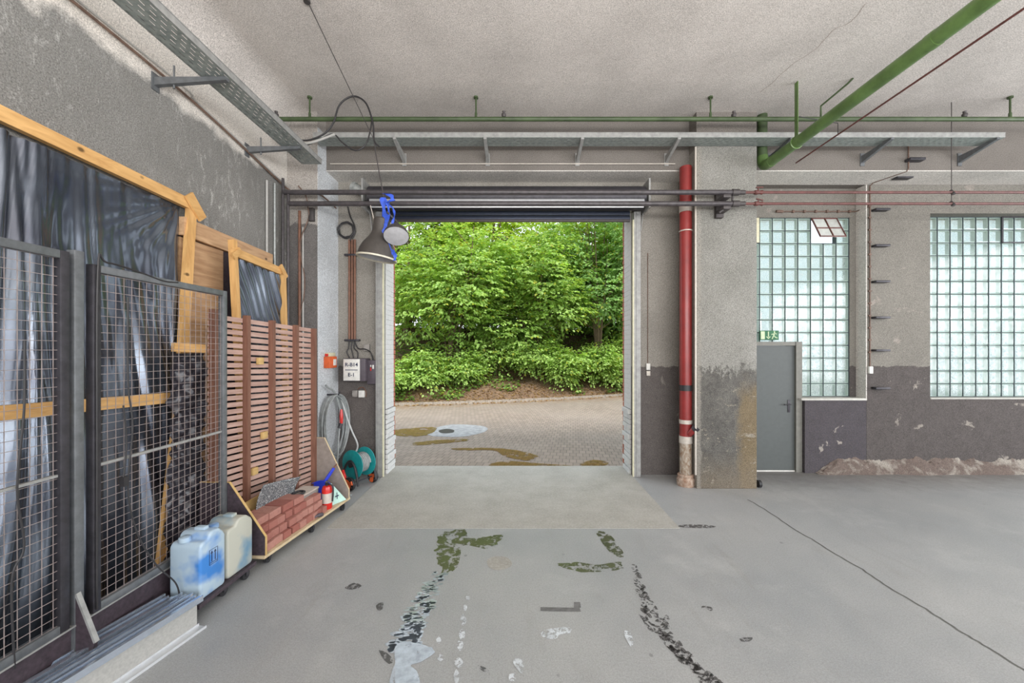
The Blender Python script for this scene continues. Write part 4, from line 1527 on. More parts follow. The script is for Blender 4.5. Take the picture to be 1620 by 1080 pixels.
# --- exit sign
sg = empty('exit_sign', (3.98, 6.2, 2.05), 'green emergency exit sign with a down arrow and running figure above the grey door', 'sign')
SX, SZ = 3.845, 2.075
MB().box(SX, SX + 0.30, 6.185, 6.20, SZ, SZ + 0.15, bev=0.003).build('sign_plate', M['sign_green'], sg)
yf = 6.182
m = MB()


def s2(pts):
    m.prism([(SX + a, yf, SZ + b) for a, b in pts], (0, 0.004, 0))


s2([(0.012, 0.012), (0.075, 0.012), (0.075, 0.138), (0.012, 0.138)])
s2([(0.125, 0.05), (0.14, 0.05), (0.14, 0.135), (0.125, 0.135)])
s2([(0.095, 0.052), (0.1325, 0.015), (0.17, 0.052), (0.155, 0.056), (0.1325, 0.035), (0.11, 0.056)])
s2([(0.215, 0.105), (0.235, 0.108), (0.225, 0.065), (0.208, 0.062)])           # torso
s2([(0.182, 0.082), (0.212, 0.092), (0.214, 0.104), (0.178, 0.092)])
s2([(0.232, 0.104), (0.262, 0.088), (0.268, 0.097), (0.235, 0.114)])
s2([(0.208, 0.066), (0.218, 0.058), (0.196, 0.012), (0.184, 0.016), (0.198, 0.05)])
s2([(0.214, 0.068), (0.228, 0.066), (0.252, 0.045), (0.280, 0.036), (0.276, 0.026), (0.244, 0.034)])
m.lathe([(0, 0), (0.013, 0), (0.013, 0.004), (0, 0.004)], 12, Matrix.Translation((SX + 0.228, yf + 0.004, SZ + 0.127)) @ Matrix.Rotation(R(90), 4, 'X'))
m.build('pictogram', M['sign_pale'], sg)['label'] = 'pale door, arrow and running figure'

# --- switchgear left of the gate
cbx = empty('sign_cabinet', (-2.5, 5.9, 1.45), 'dark wall cabinet with a white plate reading R-B14 over E-1', 'cabinet')
x0, x1, z0, z1 = at(543, 0, 5.76).x, at(569, 0, 5.76).x, 1.46, 1.78
MB().box(x0 - 0.01, x1 + 0.08, 5.77, YB, z0 - 0.01, z1 + 0.01, bev=0.01).build('housing', M['cabinet'], cbx)
MB().box(x0, x1, 5.76, 5.772, z0, z1, bev=0.004).build('plate', M['white'], cbx)


def text(s, x, y, z, size, mat, parent, name='lettering', rot=(R(90), 0, 0), off=0.0):
    c = bpy.data.curves.new(name, 'FONT')
    c.body = s
    c.size = size
    c.extrude = 0.001
    c.offset = off
    c.align_x = 'CENTER'
    c.align_y = 'CENTER'
    c.materials.append(mat)
    o = bpy.data.objects.new(name, c)
    o.rotation_euler = rot
    loc = Vector((x, y, z))
    p = parent
    while p:
        loc -= p.location
        p = p.parent
    me = bpy.data.meshes.new_from_object(o)
    bpy.data.objects.remove(o)
    bpy.data.curves.remove(c)
    me.name = name
    me.materials.clear()
    me.materials.append(mat)
    me.transform(Matrix.Rotation(rot[0], 4, 'X'))
    o = bpy.data.objects.new(name, me)
    o.location = loc
    o.parent = parent
    col.objects.link(o)
    return o


cxm = (x0 + x1) / 2
text('R-B14', cxm, 5.757, z1 - 0.085, 0.078, M['can_mark'], cbx, off=0.001)
text('E-1', cxm, 5.757, z0 + 0.085, 0.078, M['can_mark'], cbx, off=0.001)
MB().box(x0 + 0.03, x1 - 0.03, 5.756, 5.76, (z0 + z1) / 2 - 0.006, (z0 + z1) / 2 + 0.004).build('divider_line', M['can_mark'], cbx)
sw = empty('switch_box', (-2.18, 5.9, 1.39), 'dark purple-grey gate switch box with white and red buttons', 'switch box')
MB().box(-2.285, -2.155, 5.87, YB, 1.40, 1.76, bev=0.006).build('housing', M['cabinet'], sw)
MB().box(-2.205, -2.18, 5.862, 5.872, 1.63, 1.69, bev=0.002).build('button', M['white'], sw)
MB().box(-2.235, -2.22, 5.862, 5.872, 1.66, 1.69, bev=0.002).build('button', M['white'], sw)
MB().box(-2.235, -2.22, 5.862, 5.872, 1.60, 1.65, bev=0.002).build('button', M['red'], sw)
so = empty('wall_socket', (-2.42, 5.95, 1.2), 'grey and white wall socket below the sign cabinet', 'socket')
m = MB().box(-2.53, -2.45, 5.91, YB, 1.20, 1.30, bev=0.01)
m.tube([(-2.49, 5.90, 1.25), (-2.49, 5.91, 1.25)], 0.034, 14)
m.build('round_socket', M['grey_box'], so)
MB().box(-2.43, -2.34, 5.90, YB, 1.195, 1.30, bev=0.006).build('switch', M['white'], so)
MB().tube(spline([(-2.45, 5.94, 1.31), (-2.42, 5.93, 1.34), (-2.36, 5.93, 1.34), (-2.32, 5.93, 1.26), (-2.33, 5.93, 1.2)], 4), 0.006, 6).build('cable', M['brown_pipe'], so)
tag(MB().box(-2.44, -2.16, 5.955, YB, 0.02, 0.56, bev=0.004).build('floor_hatch', M['wall_gate']), 'painted cover plate low on the wall left of the gate rail', 'cover plate')
# conduits above the cabinet with a black cable coil
cb = empty('conduit_bundle', (-2.53, 5.93, 1.8), 'bundle of brown vertical conduits rising from the sign cabinet', 'conduit')
for i in range(3):
    MB().tube([(-2.58 + i * 0.042, 5.935, 2.05), (-2.58 + i * 0.042, 5.935, 3.60 - 0.0 * i)], 0.017, 10).build('conduit', M['brown_pipe'], cb)
for i, z in enumerate((2.05, 3.35)):
    MB().box(-2.65, -2.42, 5.91, YB - 0.002, z, z + 0.03, bev=0.004).build('clamp', M['dark_steel'], cb)
for i in range(3):
    xx_ = -2.58 + i * 0.042
    MB().tube(spline([(xx_, 5.935, 2.06), (xx_ - 0.01, 5.93, 1.95), (xx_ - 0.03 + 0.04 * i, 5.92, 1.88), (xx_ + 0.01 + 0.02 * i, 5.92, 1.79)], 5), 0.009, 6).build('cable_tail', M['cable'], cb)
MB().tube(spline([(-2.50, 5.93, 2.06), (-2.44, 5.92, 1.94), (-2.34, 5.92, 1.93), (-2.25, 5.92, 1.88), (-2.21, 5.92, 1.76)], 6), 0.010, 6).build('cable_tail', M['cable'], cb)
tag(MB().box(-2.36, -2.27, 5.92, YB, 1.90, 2.0, bev=0.006).build('junction_box', M['grey_box']), 'small grey junction box above the dark switch box', 'junction box')
coil = []
for i in range(72):
    a = i / 24 * 2 * math.pi
    r_ = 0.115 + 0.012 * math.sin(i * 0.7)
    coil.append((-2.62 + r_ * math.cos(a), 5.90 + 0.008 * (i / 24), 3.74 + r_ * math.sin(a)))
tail = spline([(-2.60, 5.93, 4.1), (-2.56, 5.92, 3.95), (-2.50, 5.92, 3.82), (-2.49, 5.92, 3.70), (-2.56, 5.92, 3.58)], 5)
tag(MB().tube(coil, 0.009, 6).tube(tail, 0.011, 6).build('cable_coil', M['cable']), 'coil of black cable hanging above the brown conduits', 'cable')
# alarm box on the white side of the pilaster
al = empty('fire_alarm', (-2.73, 5.6, 1.66), 'orange fire alarm call box on the white side of the pilaster', 'fire alarm')
MB().box(-2.765, -2.685, 5.52, 5.76, 1.655, 1.82, bev=0.008).build('housing', M['orange'], al)
MB().box(-2.765, -2.70, 5.56, 5.74, 1.82, 1.875, bev=0.004).build('top_tag', M['ivory'], al)
MB().box(-2.686, -2.680, 5.64, 5.73, 1.69, 1.78, bev=0.002).build('call_point_window', M['white'], al)
MB().box(-2.745, -2.70, 5.514, 5.522, 1.825, 1.86).build('warning_plate', M['red'], al)

# right of gate: pull cord switch
ps = empty('pull_switch', (1.98, YB, 1.6), 'small white switch on its cable right of the roller gate', 'switch')
MB().tube([(1.985, YB - 0.008, 1.70), (1.985, YB - 0.008, 3.4)], 0.006, 6).build('cable', M['cable_brown'], ps)
MB().box(1.955, 2.015, YB - 0.04, YB, 1.61, 1.71, bev=0.006).build('switch_upper', M['white'], ps)
MB().box(1.96, 2.02, YB - 0.03, YB, 1.52, 1.595, bev=0.006).build('switch_lower', M['collar'], ps)

# black cable loops tangled on the tray and green pipe
Yk = 5.0
lp = spline([at(u, v, Yk) for u, v in ((410, 168), (432, 196), (455, 216), (485, 222), (512, 212), (527, 195), (536, 168), (550, 155), (565, 153), (580, 165), (590, 195), (592, 222), (600, 232))], 8)
tag(MB().tube(lp, 0.011, 8).build('tangled_cable', M['cable']), 'thick black cable looping up in an arch over the green pipe', 'cable')
lp = spline([at(u, v, Yk + 0.02) for u, v in ((440, 222), (470, 232), (500, 224), (526, 212), (540, 224), (556, 236), (568, 237), (580, 226), (586, 205), (588, 192)) ], 8)
tag(MB().tube(lp, 0.009, 8).build('tangled_cable', M['cable']), 'thinner black cable sagging in a loop below the arch', 'cable')
lp = spline([at(u, v, Yk - 0.02) for u, v in ((405, 190), (430, 206), (455, 226), (490, 226), (530, 212))], 8)
tag(MB().tube(lp, 0.014, 8).build('tangled_cable', M['cable_grey']), 'pale grey cable crossing from the left tray to the long tray', 'cable')

# --- hanging lamps on a wire
hw = MB().tube([(-1.99, 3.66, ZC), at(560, 155, 4.6), at(592, 222, Yk)], 0.005, 6)
hw.tube([at(592, 222, Yk), at(594, 240, Yk), at(607, 312, Yk - 0.02)], 0.007, 6)
hw.lathe([(0, 0), (0.03, 0), (0.03, 0.02), (0, 0.02)], 10, Matrix.Translation((-1.99, 3.66, ZC - 0.02)))
tag(hw.build('suspension_wire', M['iron']), 'thin wire from the ceiling over the green pipe down to the lamps', 'wire')
lm = empty('pendant_lamp', at(600, 348, 4.98), 'large brown-grey bell-shaped pendant lamp hanging behind the blue strap', 'lamp', None)
Ml = Matrix.Translation(at(596, 408, 4.98)) @ Matrix.Rotation(R(8), 4, 'Y')
prof_o = [(0.245, 0.0), (0.24, 0.02), (0.225, 0.09), (0.19, 0.17), (0.135, 0.25), (0.105, 0.31), (0.10, 0.36), (0.10, 0.49), (0.085, 0.51), (0, 0.51)]
MB().lathe(prof_o, 36, Ml).build('lamp_shade', M['shade_dark'], lm)
MB().lathe([(0.238, 0.004), (0.218, 0.09), (0.182, 0.168), (0.13, 0.245), (0.0, 0.25)], 36, Ml).build('reflector', M['shade_in'], lm)
MB().lathe([(0.236, -0.012), (0.252, -0.012), (0.252, 0.008), (0.236, 0.008)], 36, Ml, close=True).build('rim', M['shade_rim'], lm)
MB().tube([Ml @ Vector((0, 0, 0.5)), Ml @ Vector((0, 0, 0.56)), at(607, 315, 4.98)], 0.012, 8).build('hanging_hook', M['iron'], lm)
MB().tube([at(586, 325, 4.98), at(601, 385, 4.90)], 0.006, 6).build('guy_wire', M['collar'], lm)
ls_ = empty('spot_lamp', at(625, 365, 4.82), 'small round grey lamp with a pale face, right of the large pendant lamp', 'lamp', None)
axis = Vector((0.14, -0.50, -0.86)).normalized()     # face direction
zq = -axis
xq = Vector((1, 0, 0.25)).normalized()
yq = zq.cross(xq).normalized()
xq = yq.cross(zq).normalized()
Mq = Matrix((xq, yq, zq)).transposed().to_4x4()
Mq.translation = at(627, 374, 4.80)
MB().lathe([(0.155, 0), (0.15, 0.03), (0.13, 0.085), (0.095, 0.13), (0.05, 0.16), (0.035, 0.22), (0, 0.22)], 32, Mq).build('lamp_shade', M['shade_dark'], ls_)
MB().lathe([(0.15, 0.004), (0.149, 0.006), (0.10, -0.002), (0, -0.006)], 32, Mq).build('lens', M['shade_in'], ls_)
MB().tube([Mq @ Vector((0, 0, 0.2)), Mq @ Vector((0, 0, 0.27)), at(612, 335, 4.88)], 0.012, 8).build('hanging_hook', M['iron'], ls_)
# blue strap hanging over the pipes
bs = MB()
for k, (pts_, wd) in enumerate(([[(606, 312), (607, 330), (610, 352), (607, 372), (606, 392)], 0.085], [[(612, 318), (615, 335), (611, 356), (613, 378), (618, 398), (616, 408)], 0.055],
                               [[(610, 316), (618, 326), (622, 330), (624, 340), (621, 352), (622, 362)], 0.032], [[(608, 306), (616, 308), (621, 316), (612, 320)], 0.09],
                               [[(622, 395), (625, 405), (624, 412)], 0.05])):
    sp_ = spline([at(u, v, 4.90 - 0.012 * k) for u, v in pts_], 6)
    for i in range(len(sp_) - 1):
        a, b = sp_[i], sp_[i + 1]
        w0 = wd * (0.7 + 0.3 * math.sin(i * 0.8 + k))
        w1_ = wd * (0.7 + 0.3 * math.sin((i + 1) * 0.8 + k))
        tw0, tw1 = 0.35 * math.sin(i * 0.5 + k), 0.35 * math.sin((i + 1) * 0.5 + k)
        sa, sb = Vector((w0 * math.cos(tw0), w0 * math.sin(tw0), 0)) / 2, Vector((w1_ * math.cos(tw1), w1_ * math.sin(tw1), 0)) / 2
        q = [a - sa, a + sa, b + sb, b - sb]
        bs.prism(q, (0, 0.006, 0))
tag(bs.build('blue_strap', M['blue_cloth']), 'crumpled bright blue lifting strap tied round the wire between the lamps', 'strap')

# ------------------------------------------------------------------ left side: frames, boards, mesh panels
# timber frame A with plastic film, leaning on the wall
tf = empty('film_screen', (-3.0, 1.6, 0), 'huge pine timber frame covered with black plastic film leaning on the left wall', 'frame')
ax_t, ax_b = -3.13, -2.90


def xa(z):
    return ax_b + (ax_t - ax_b) * z / 3.3


MB().bar((ax_t + 0.02, -1.3, 3.42), (ax_t + 0.02, 3.70, 3.285), 0.045, 0.095).build('top_rail', M['timber'], tf)
MB().bar((ax_t + 0.02, 3.70, 3.30), (-2.86, 3.18, 0.0), 0.04, 0.085, up=(0, 1, 0)).build('end_post', M['timber_v'], tf)
MB().bar((xa(1.5) + 0.03, -1.3, 1.68), (xa(1.5) + 0.05, 3.42, 1.50), 0.035, 0.085).build('middle_rail', M['timber'], tf)
MB().bar((ax_t + 0.06, 3.62, 3.36), (ax_t + 0.06, 3.78, 3.18), 0.02, 0.10).build('corner_block', M['timber'], tf)
MB().bar((xa(0.2), 3.36, 1.62), (xa(0.2) + 0.02, 3.12, 0.0), 0.03, 0.07, up=(0, 1, 0)).build('brace', M['timber_v'], tf)


def film(u, v):
    z = 0.02 + v * 3.22
    yend = 3.14 + 0.50 * z / 3.3
    y = -1.2 + u * (yend + 1.2)
    dy, dz = (y - yend), (3.3 - z)
    # long soft folds, slanting at the left, upright in the middle, fanning out from the top corner
    lean = 0.75 * max(0.0, min(1.0, (2.6 - y) / 1.2))
    q = y - lean * z
    h = 0.085 * abs(noise.noise(Vector((q * 3.6, z * 0.45, 2)))) + 0.030 * abs(noise.noise(Vector((q * 9.5, z * 0.7, 7))))
    ang_ = math.atan2(dz, -dy + 0.001)
    rad = math.hypot(dy, dz)
    wgt = math.exp(-(rad / 0.55) ** 2)
    f = 0.030 * abs(noise.noise(Vector((ang_ * 7, rad * 1.2, 4)))) * min(1, rad * 4)
    b = 0.05 * noise.noise(Vector((y * 0.9, z * 0.6, 9)))
    c_ = 0.006 * noise.noise(Vector((q * 20, z * 2.5, 6)))
    return (xa(z) - 0.035 + h * (1 - wgt) + f * wgt * 2 + b + c_, y, z)


MB().grid(film, 420, 150).build('plastic_film', M['film'], tf, ang=180)

# board panel on the wall behind
wp = empty('wooden_backboard', (-3.1, 4.2, 0), 'tall light brown board panel leaning on the wall behind the small film frame', 'board panel')
MB().box(XL + 0.03, XL + 0.055, 3.60, 4.13, 0.02, 2.96).build('boards', M['plank'], wp)
MB().bar((XL + 0.07, 3.60, 3.06), (XL + 0.07, 4.90, 3.03), 0.05, 0.17).build('top_rail', M['plank'], wp)
MB().box(XL + 0.03, XL + 0.045, 4.135, 4.92, 0.02, 2.96).build('shade_board', M['black_ply'], wp)['label'] = 'dark board standing in for shade behind the small frame'  # dark sheet put where only shade lies behind the small frame
sf = empty('film_screen', (-2.86, 4.3, 0.0), 'small pine frame with striped shiny film standing behind the slatted screen', 'screen')
MB().bar((-2.87, 3.90, 2.90), (-2.87, 4.68, 2.86), 0.04, 0.085).build('top_rail', M['timber'], sf)
MB().bar((-2.86, 4.72, 2.83), (-2.80, 4.74, 0.02), 0.04, 0.06).build('post', M['timber_v'], sf)
MB().bar((-2.89, 3.93, 3.02), (-2.80, 4.02, 0.02), 0.05, 0.06).build('post', M['timber_v'], sf)
MB().bar((-2.84, 3.87, 2.84), (-2.84, 3.97, 2.93), 0.02, 0.06).build('corner_block', M['timber'], sf)
MB().bar((-2.84, 4.64, 2.92), (-2.84, 4.76, 2.80), 0.02, 0.06).build('corner_block', M['timber'], sf)


def film2(u, v):
    z = 0.1 + v * 2.76
    y = 3.96 + u * 0.74
    q = (y * 1.0 + z * 0.42)
    h = 0.012 * math.sin(q * 55 + 2.0 * noise.noise(Vector((y * 3, z * 2, 0)))) + 0.03 * noise.noise(Vector((q * 7, 0, 3)))
    return (-2.885 + 0.07 * (1 - v) + h, y, z)


MB().grid(film2, 90, 120).build('plastic_film', M['film'], sf, ang=180)

# bundle of crumpled film behind the mesh


def film3(u, v):
    z = 0.13 + v * 1.75
    y = 3.12 + u * 0.36 + v * 0.10
    h = 0.05 * noise.noise(Vector((y * 9, z * 9, 1))) + 0.03 * noise.noise(Vector((y * 22, z * 20, 1)))
    return (-2.84 + h - 0.03 * v, y, z)


bd = MB().grid(film3, 40, 140).build('film_bundle', M['film_dark'], ang=180)
tag(bd, 'crumpled black film standing behind the wire mesh left of the slatted screen', 'plastic film')
tag(MB().bar((-2.79, 3.14, 1.93), (-2.76, 3.42, 1.92), 0.03, 0.07).build('wood_offcut', M['timber']), 'short horizontal pine offcut on top of the crumpled film behind the mesh', 'board')

# slatted screen
SY0, SY1 = 3.41, 4.735


def sx(y):
    return -2.72 + (y - SY0) * (0.21 / 1.32)


ss = empty('slatted_screen', (sx(4.1), 4.1, 0.15), 'rosy brown slatted wooden screen standing on the wheeled dolly', 'screen')
sl = MB()
nz = 33
for i in range(nz):
    f = i / (nz - 1)
    z = 0.20 + f * 1.98
    rr_ = random.Random(i)
    sl.bar((sx(SY0) + 0.0, SY0, z + 0.03 + rr_.uniform(-.003, .003)), (sx(SY1), SY1, z - 0.03 + 0.0 * f + rr_.uniform(-.003, .003)), 0.016, 0.043)
sl.build('slats', M['slat'], ss)
for y in (3.43, 3.77, 4.08, 4.42, 4.72):
    ztop = 2.27 - (y - SY0) * 0.075
    MB().bar((sx(y) + 0.028, y, 0.16), (sx(y) + 0.028, y, ztop), 0.05, 0.045, up=(0, 1, 0)).build('upright', M['slat_post'], ss)
for (u, v) in ((405, 571), (413, 688), (400, 745)):
    y = {405: 3.93, 413: 3.98, 400: 3.86}[u]
    z = CAMZ - (v - PY) / FPX * y
    tag(MB().box(sx(y) + 0.009, sx(y) + 0.045, y - 0.035, y + 0.035, z - 0.035, z + 0.035, bev=0.004).build('wood_block', M['ply_yellow']), 'small yellow wood block fixed on the slatted screen, ' + {571: 'the top one of three', 688: 'the middle one of three', 745: 'the lowest one of three'}[v], 'wood block', 'yellow blocks on the slatted screen')

# dolly 1 with end plates
dl = empty('wheeled_dolly', (-2.4, 4.05, 0), 'long wheeled plywood dolly carrying the slatted screen and bricks', 'dolly')
DA, DB = Vector((-2.20, 3.37, 0)), Vector((-2.05, 4.74, 0))
DC, DD_ = Vector((-2.62, 4.80, 0)), Vector((-2.80, 3.42, 0))
MB().prism([(p.x, p.y, 0.095) for p in (DA, DB, DC, DD_)], (0, 0, 0.025)).build('platform', M['ply'], dl)


def plate(p_front, p_back, h_front, h_back, th, mat, edge_mat, parent, zb=0.12):
    """triangular end plate between the front and back points"""
    f, b = Vector(p_front), Vector(p_back)
    m1 = MB()
    side = Vector((0, th, 0))
    mid = f.lerp(b, 0.55)
    pts_ = [f + Vector((0, 0, zb)), f + Vector((0, 0, zb + h_front)), mid + Vector((0, 0, zb + h_back)), b + Vector((0, 0, zb + h_back)), b + Vector((0, 0, zb))]
    m1.prism(pts_, side)
    o = m1.build('end_plate', M[mat], parent)
    m2 = MB()
    up = Vector((0, 0, 0.004))
    for a, c in zip(pts_[0:3], pts_[1:4]):
        n_ = Vector((0, 0, 0))
        d = (c - a).normalized()
        nn_ = Vector((d.z, 0, -d.x)) * 0.004
        if nn_.x < 0 and abs(nn_.x) > 1e-6:
            nn_ = -nn_
        m2.prism([a, c, c + nn_, a + nn_], side)
    m2.build('plate_edge', M[edge_mat], o)
    return o


plate((-2.205, 3.385, 0), (-2.79, 3.40, 0), 0.16, 0.63, 0.022, 'black_ply', 'ply_yellow', dl)
plate((-2.055, 4.705, 0), (-2.62, 4.76, 0), 0.10, 0.72, 0.022, 'grey_ply', 'ply', dl)


def castor(x, y, parent, r=0.04):
    m1 = MB()
    m1.box(x - 0.035, x + 0.035, y - 0.045, y + 0.045, 0.085, 0.095)
    m1.bar((x - 0.022, y, 0.088), (x - 0.022, y, 0.03), 0.03, 0.004)
    m1.bar((x + 0.022, y, 0.088), (x + 0.022, y, 0.03), 0.03, 0.004)
    o = m1.build('castor', M['dark_steel'], parent)
    MB().tube([(x - 0.014, y, r), (x + 0.014, y, r)], r, 18).build('wheel', M['black'], o)
    return o


for p in ((-2.26, 3.50), (-2.17, 4.08), (-2.10, 4.64), (-2.72, 3.5), (-2.58, 4.68)):
    castor(p[0], p[1], dl)
tag(MB().box(-2.60, -2.585, 3.46, 4.62, 0.121, 0.46).build('plywood_board', M['ply_yellow']), 'yellow plywood strip standing behind the bricks under the slats', 'board')

# curved speckled sheet
cs = MB()


def csheet(u, v, o=0.0):
    y = 3.68 + u * 0.50 + 0.02 * v
    z = 0.125 + v * (0.50 - 0.08 * u)
    x = -2.44 - 0.10 * math.sin(v * math.pi * 0.8 + 0.1) * 1.0 + 0.10 * (u - 0.5) ** 2 + 0.04 * v + 0.07 * u
    return (x - o, y, z)


cs.grid(csheet, 20, 20)
o = cs.build('curved_sheet', M['speckle'], ang=60)
s_ = o.modifiers.new('thickness', 'SOLIDIFY')
s_.thickness = 0.008
tag(o, 'curved grey speckled rubber sheet standing behind the bricks', 'sheet')

# bricks: stacks on the dolly, first course at the front edge
BL, BW, BH = 0.115, 0.10, 0.066
bproto = None
dirv = (DB - DA).normalized()
nrm = Vector((-dirv.y, dirv.x, 0))
angb = math.atan2(dirv.y, dirv.x)
layout = []
# (s along dolly, t across from the front edge, course, long?)
stacks = [('near', 0.07, 0.32, 4, 3), ('middle', 0.41, 0.30, 4, 3), ('far', 0.71, 0.24, 3, 3)]
ordn = ['bottom', 'second', 'third', 'fourth', 'top']
place = ['nearest the camera', 'second from the camera', 'third from the camera', 'farthest from the camera']
rrb = random.Random(9)
for (nm, s0, L_, courses, per) in stacks:
    for c in range(courses):
        top = (c == courses - 1)
        nper = 2 if top else per
        bl = (L_ / nper) - 0.006
        for k in range(nper):
            s = s0 + (k + 0.5) * (L_ / nper) + rrb.uniform(-0.004, 0.004) - (0.012 * c if c < 2 else 0.0)
            t = 0.03 + 0.11 + rrb.uniform(-0.008, 0.008) + (0.035 * c)
            cn = 'top' if top else ordn[c]
            dep = place[k] if nper > 1 else ''
            if nper == 2:
                dep = ['nearer the camera', 'farther from the camera'][k]
            if nper == 3 and k == 2:
                dep = 'farthest from the camera'
            if nper == 3 and k == 1:
                dep = 'in the middle'
            layout.append((s, t, 0.121 + c * (BH + 0.002), bl, 'red brick in the %s course of the %s stack, %s' % (cn, nm, dep)))
for (s, t, z, bl, lab) in layout:
    if bproto is None:
        bmh = bmesh.new()
        mm = MB().box(-0.5, 0.5, -0.105, 0.105, 0, BH)
        me_o = mm.build('brick', M['brick'], smooth=False)
        me_o.location = (0, 0, 0)
        bproto = me_o
        b = me_o
        bv = b.modifiers.new('worn_edges', 'BEVEL')
        bv.width = 0.004
        bv.segments = 1
    else:
        b = bproto.copy()
        col.objects.link(b)
    p = DA + dirv * s + nrm * t
    b.location = (p.x, p.y, z)
    b.rotation_euler = (0, 0, angb + rrb.uniform(-0.03, 0.03))
    b.scale = (bl, 1, 1)
    tag(b, lab, 'brick', 'red bricks stacked on the dolly')

# grey box, dustpan, extinguisher, folded sign
gb = empty('grey_tray_box', (-2.30, 4.15, 0.12), 'grey open plastic box behind the red fire extinguisher', 'box')
mgb = MB()
Mg = Matrix.Translation((-2.37, 4.24, 0.121)) @ Matrix.Rotation(R(90 - 6), 4, 'Z') @ Matrix.Scale(1.3, 4, (1, 0, 0)) @ Matrix.Scale(0.9, 4, (0, 1, 0)) @ Matrix.Scale(1.25, 4, (0, 0, 1))
for (a, b, c_, d, e_, f_) in ((-.13, .13, -.10, .10, 0, .01), (-.13, .13, -.10, -.092, 0, .19), (-.13, .13, .092, .10, 0, .19), (-.13, -.122, -.10, .10, 0, .19), (.122, .13, -.10, .10, 0, .19)):
    mgb.box(a, b, c_, d, e_, f_, Mg)
mgb.build('tub', M['grey_box'], gb)
MB().box(-.135, .135, -.105, .105, .185, .197, Mg).build('lid', M['collar'], gb)
tag(MB().tube(spline([(-2.40, 4.12, 0.382), (-2.36, 4.09, 0.382), (-2.31, 4.12, 0.382), (-2.31, 4.20, 0.382), (-2.38, 4.21, 0.382)], 5, closed=True), 0.012, 8).build('tape_ring', M['black']), 'dark ring-shaped tool lying on the grey box lid', 'tool')
du = empty('dustpan', (-2.30, 4.50, 0.12), 'bright blue dustpan standing upright with its handle up', 'dustpan')
m = MB()
Md = Matrix.Translation((-2.34, 4.52, 0.15)) @ Matrix.Rotation(R(-14), 4, 'X') @ Matrix.Rotation(R(14), 4, 'Y')
arc = [(-0.12 + 0.24 * i / 10, 0.18 + 0.06 * math.sin(math.pi * i / 10)) for i in range(11)]
m.prism([Md @ Vector(p) for p in [(-0.12, 0.03, 0)] + [(a, 0.03, b) for a, b in arc] + [(0.12, 0.03, 0)]], Md.to_3x3() @ Vector((0, 0.006, 0)))
for (a, b), (c_, d) in zip(arc, arc[1:]):
    m.prism([Md @ Vector((a, -0.03, b)), Md @ Vector((c_, -0.03, d)), Md @ Vector((c_, 0.035, d)), Md @ Vector((a, 0.035, b))], Md.to_3x3() @ Vector((0, 0, -0.005)))
m.build('pan', M['blue'], du)
MB().tube([Md @ Vector((0, 0.02, 0.23)), Md @ Vector((0.02, 0.02, 0.30)), Md @ Vector((0.05, 0.02, 0.40))], [0.018, 0.020, 0.016], 10).build('handle', M['blue'], du)
MB().tube([Md @ Vector((0.05, 0.02, 0.40)), Md @ Vector((0.065, 0.02, 0.45))], [0.012, 0.006], 8).build('handle_tip', M['slat_post'], du)
fx, fy = -2.165, 4.40
fe = empty('fire_extinguisher', (fx, fy, 0.12), 'small red fire extinguisher standing on the dolly', 'fire extinguisher')
MB().lathe([(0, 0.001), (0.05, 0.001), (0.055, 0.012), (0.055, 0.215), (0.045, 0.25), (0.022, 0.265), (0, 0.265)], 24, Matrix.Translation((fx, fy, 0.12))).build('cylinder', M['red'], fe)
MB().tube([(fx, fy, 0.38), (fx, fy, 0.41)], 0.02, 12).build('valve', M['black'], fe)
m = MB().bar((fx, fy, 0.43), (fx + 0.03, fy - 0.075, 0.445), 0.022, 0.012)
m.bar((fx, fy, 0.405), (fx + 0.03, fy - 0.07, 0.40), 0.02, 0.010)
m.build('squeeze_handle', M['black'], fe)
MB().tube(spline([(fx + 0.02, fy, 0.395), (fx + 0.065, fy, 0.37), (fx + 0.068, fy, 0.28), (fx + 0.062, fy, 0.20)], 5), 0.009, 8).build('hose', M['black'], fe)
MB().lathe([(0.0557, 0.07), (0.0557, 0.18)], 24, Matrix.Translation((fx, fy, 0.12))).build('label_band', M['collar'], fe)['label'] = 'pale label band'
fs = empty('floor_sign', (-2.10, 4.54, 0.12), 'pale mint green triangular sign leaning at the dolly end', 'sign')
q0, q1, q2 = Vector((-2.15, 4.48, 0.122)), Vector((-2.065, 4.66, 0.122)), Vector((-2.22, 4.60, 0.34))
m = MB().prism([q0, q1, q2], (0.006, -0.004, 0))
m.build('sign_plate', M['mint'], fs)
c0 = (q0 + q1 + q2) / 3 + Vector((0.009, -0.006, 0))
aa = (q2 - q0) * 0.22
bb = (q1 - q0) * 0.2
m = MB()
m.prism([c0 - aa * 0.6, c0 - aa * 0.6 + bb * 0.18, c0 + aa * 0.7 + bb * 0.18, c0 + aa * 0.7], (0.002, -0.001, 0))
m.prism([c0 - bb * 0.6 - aa * 0.1, c0 + bb * 0.7 - aa * 0.1, c0 + bb * 0.7 + aa * 0.1, c0 - bb * 0.6 + aa * 0.1], (0.002, -0.001, 0))
m.build('pictogram', M['can_mark'], fs)
tag(MB().tube(spline([(-2.12, 4.20, 0.135), (-2.13, 4.14, 0.15), (-2.17, 4.10, 0.14), (-2.22, 4.10, 0.13)], 5), [0.02 if i < 6 else 0.012 for i in range(16)], 8).build('paint_brush', M['cabinet']), 'dark small brush lying on the dolly in front of the fire extinguisher', 'brush')

# mesh panels on their dolly
MX = -2.56


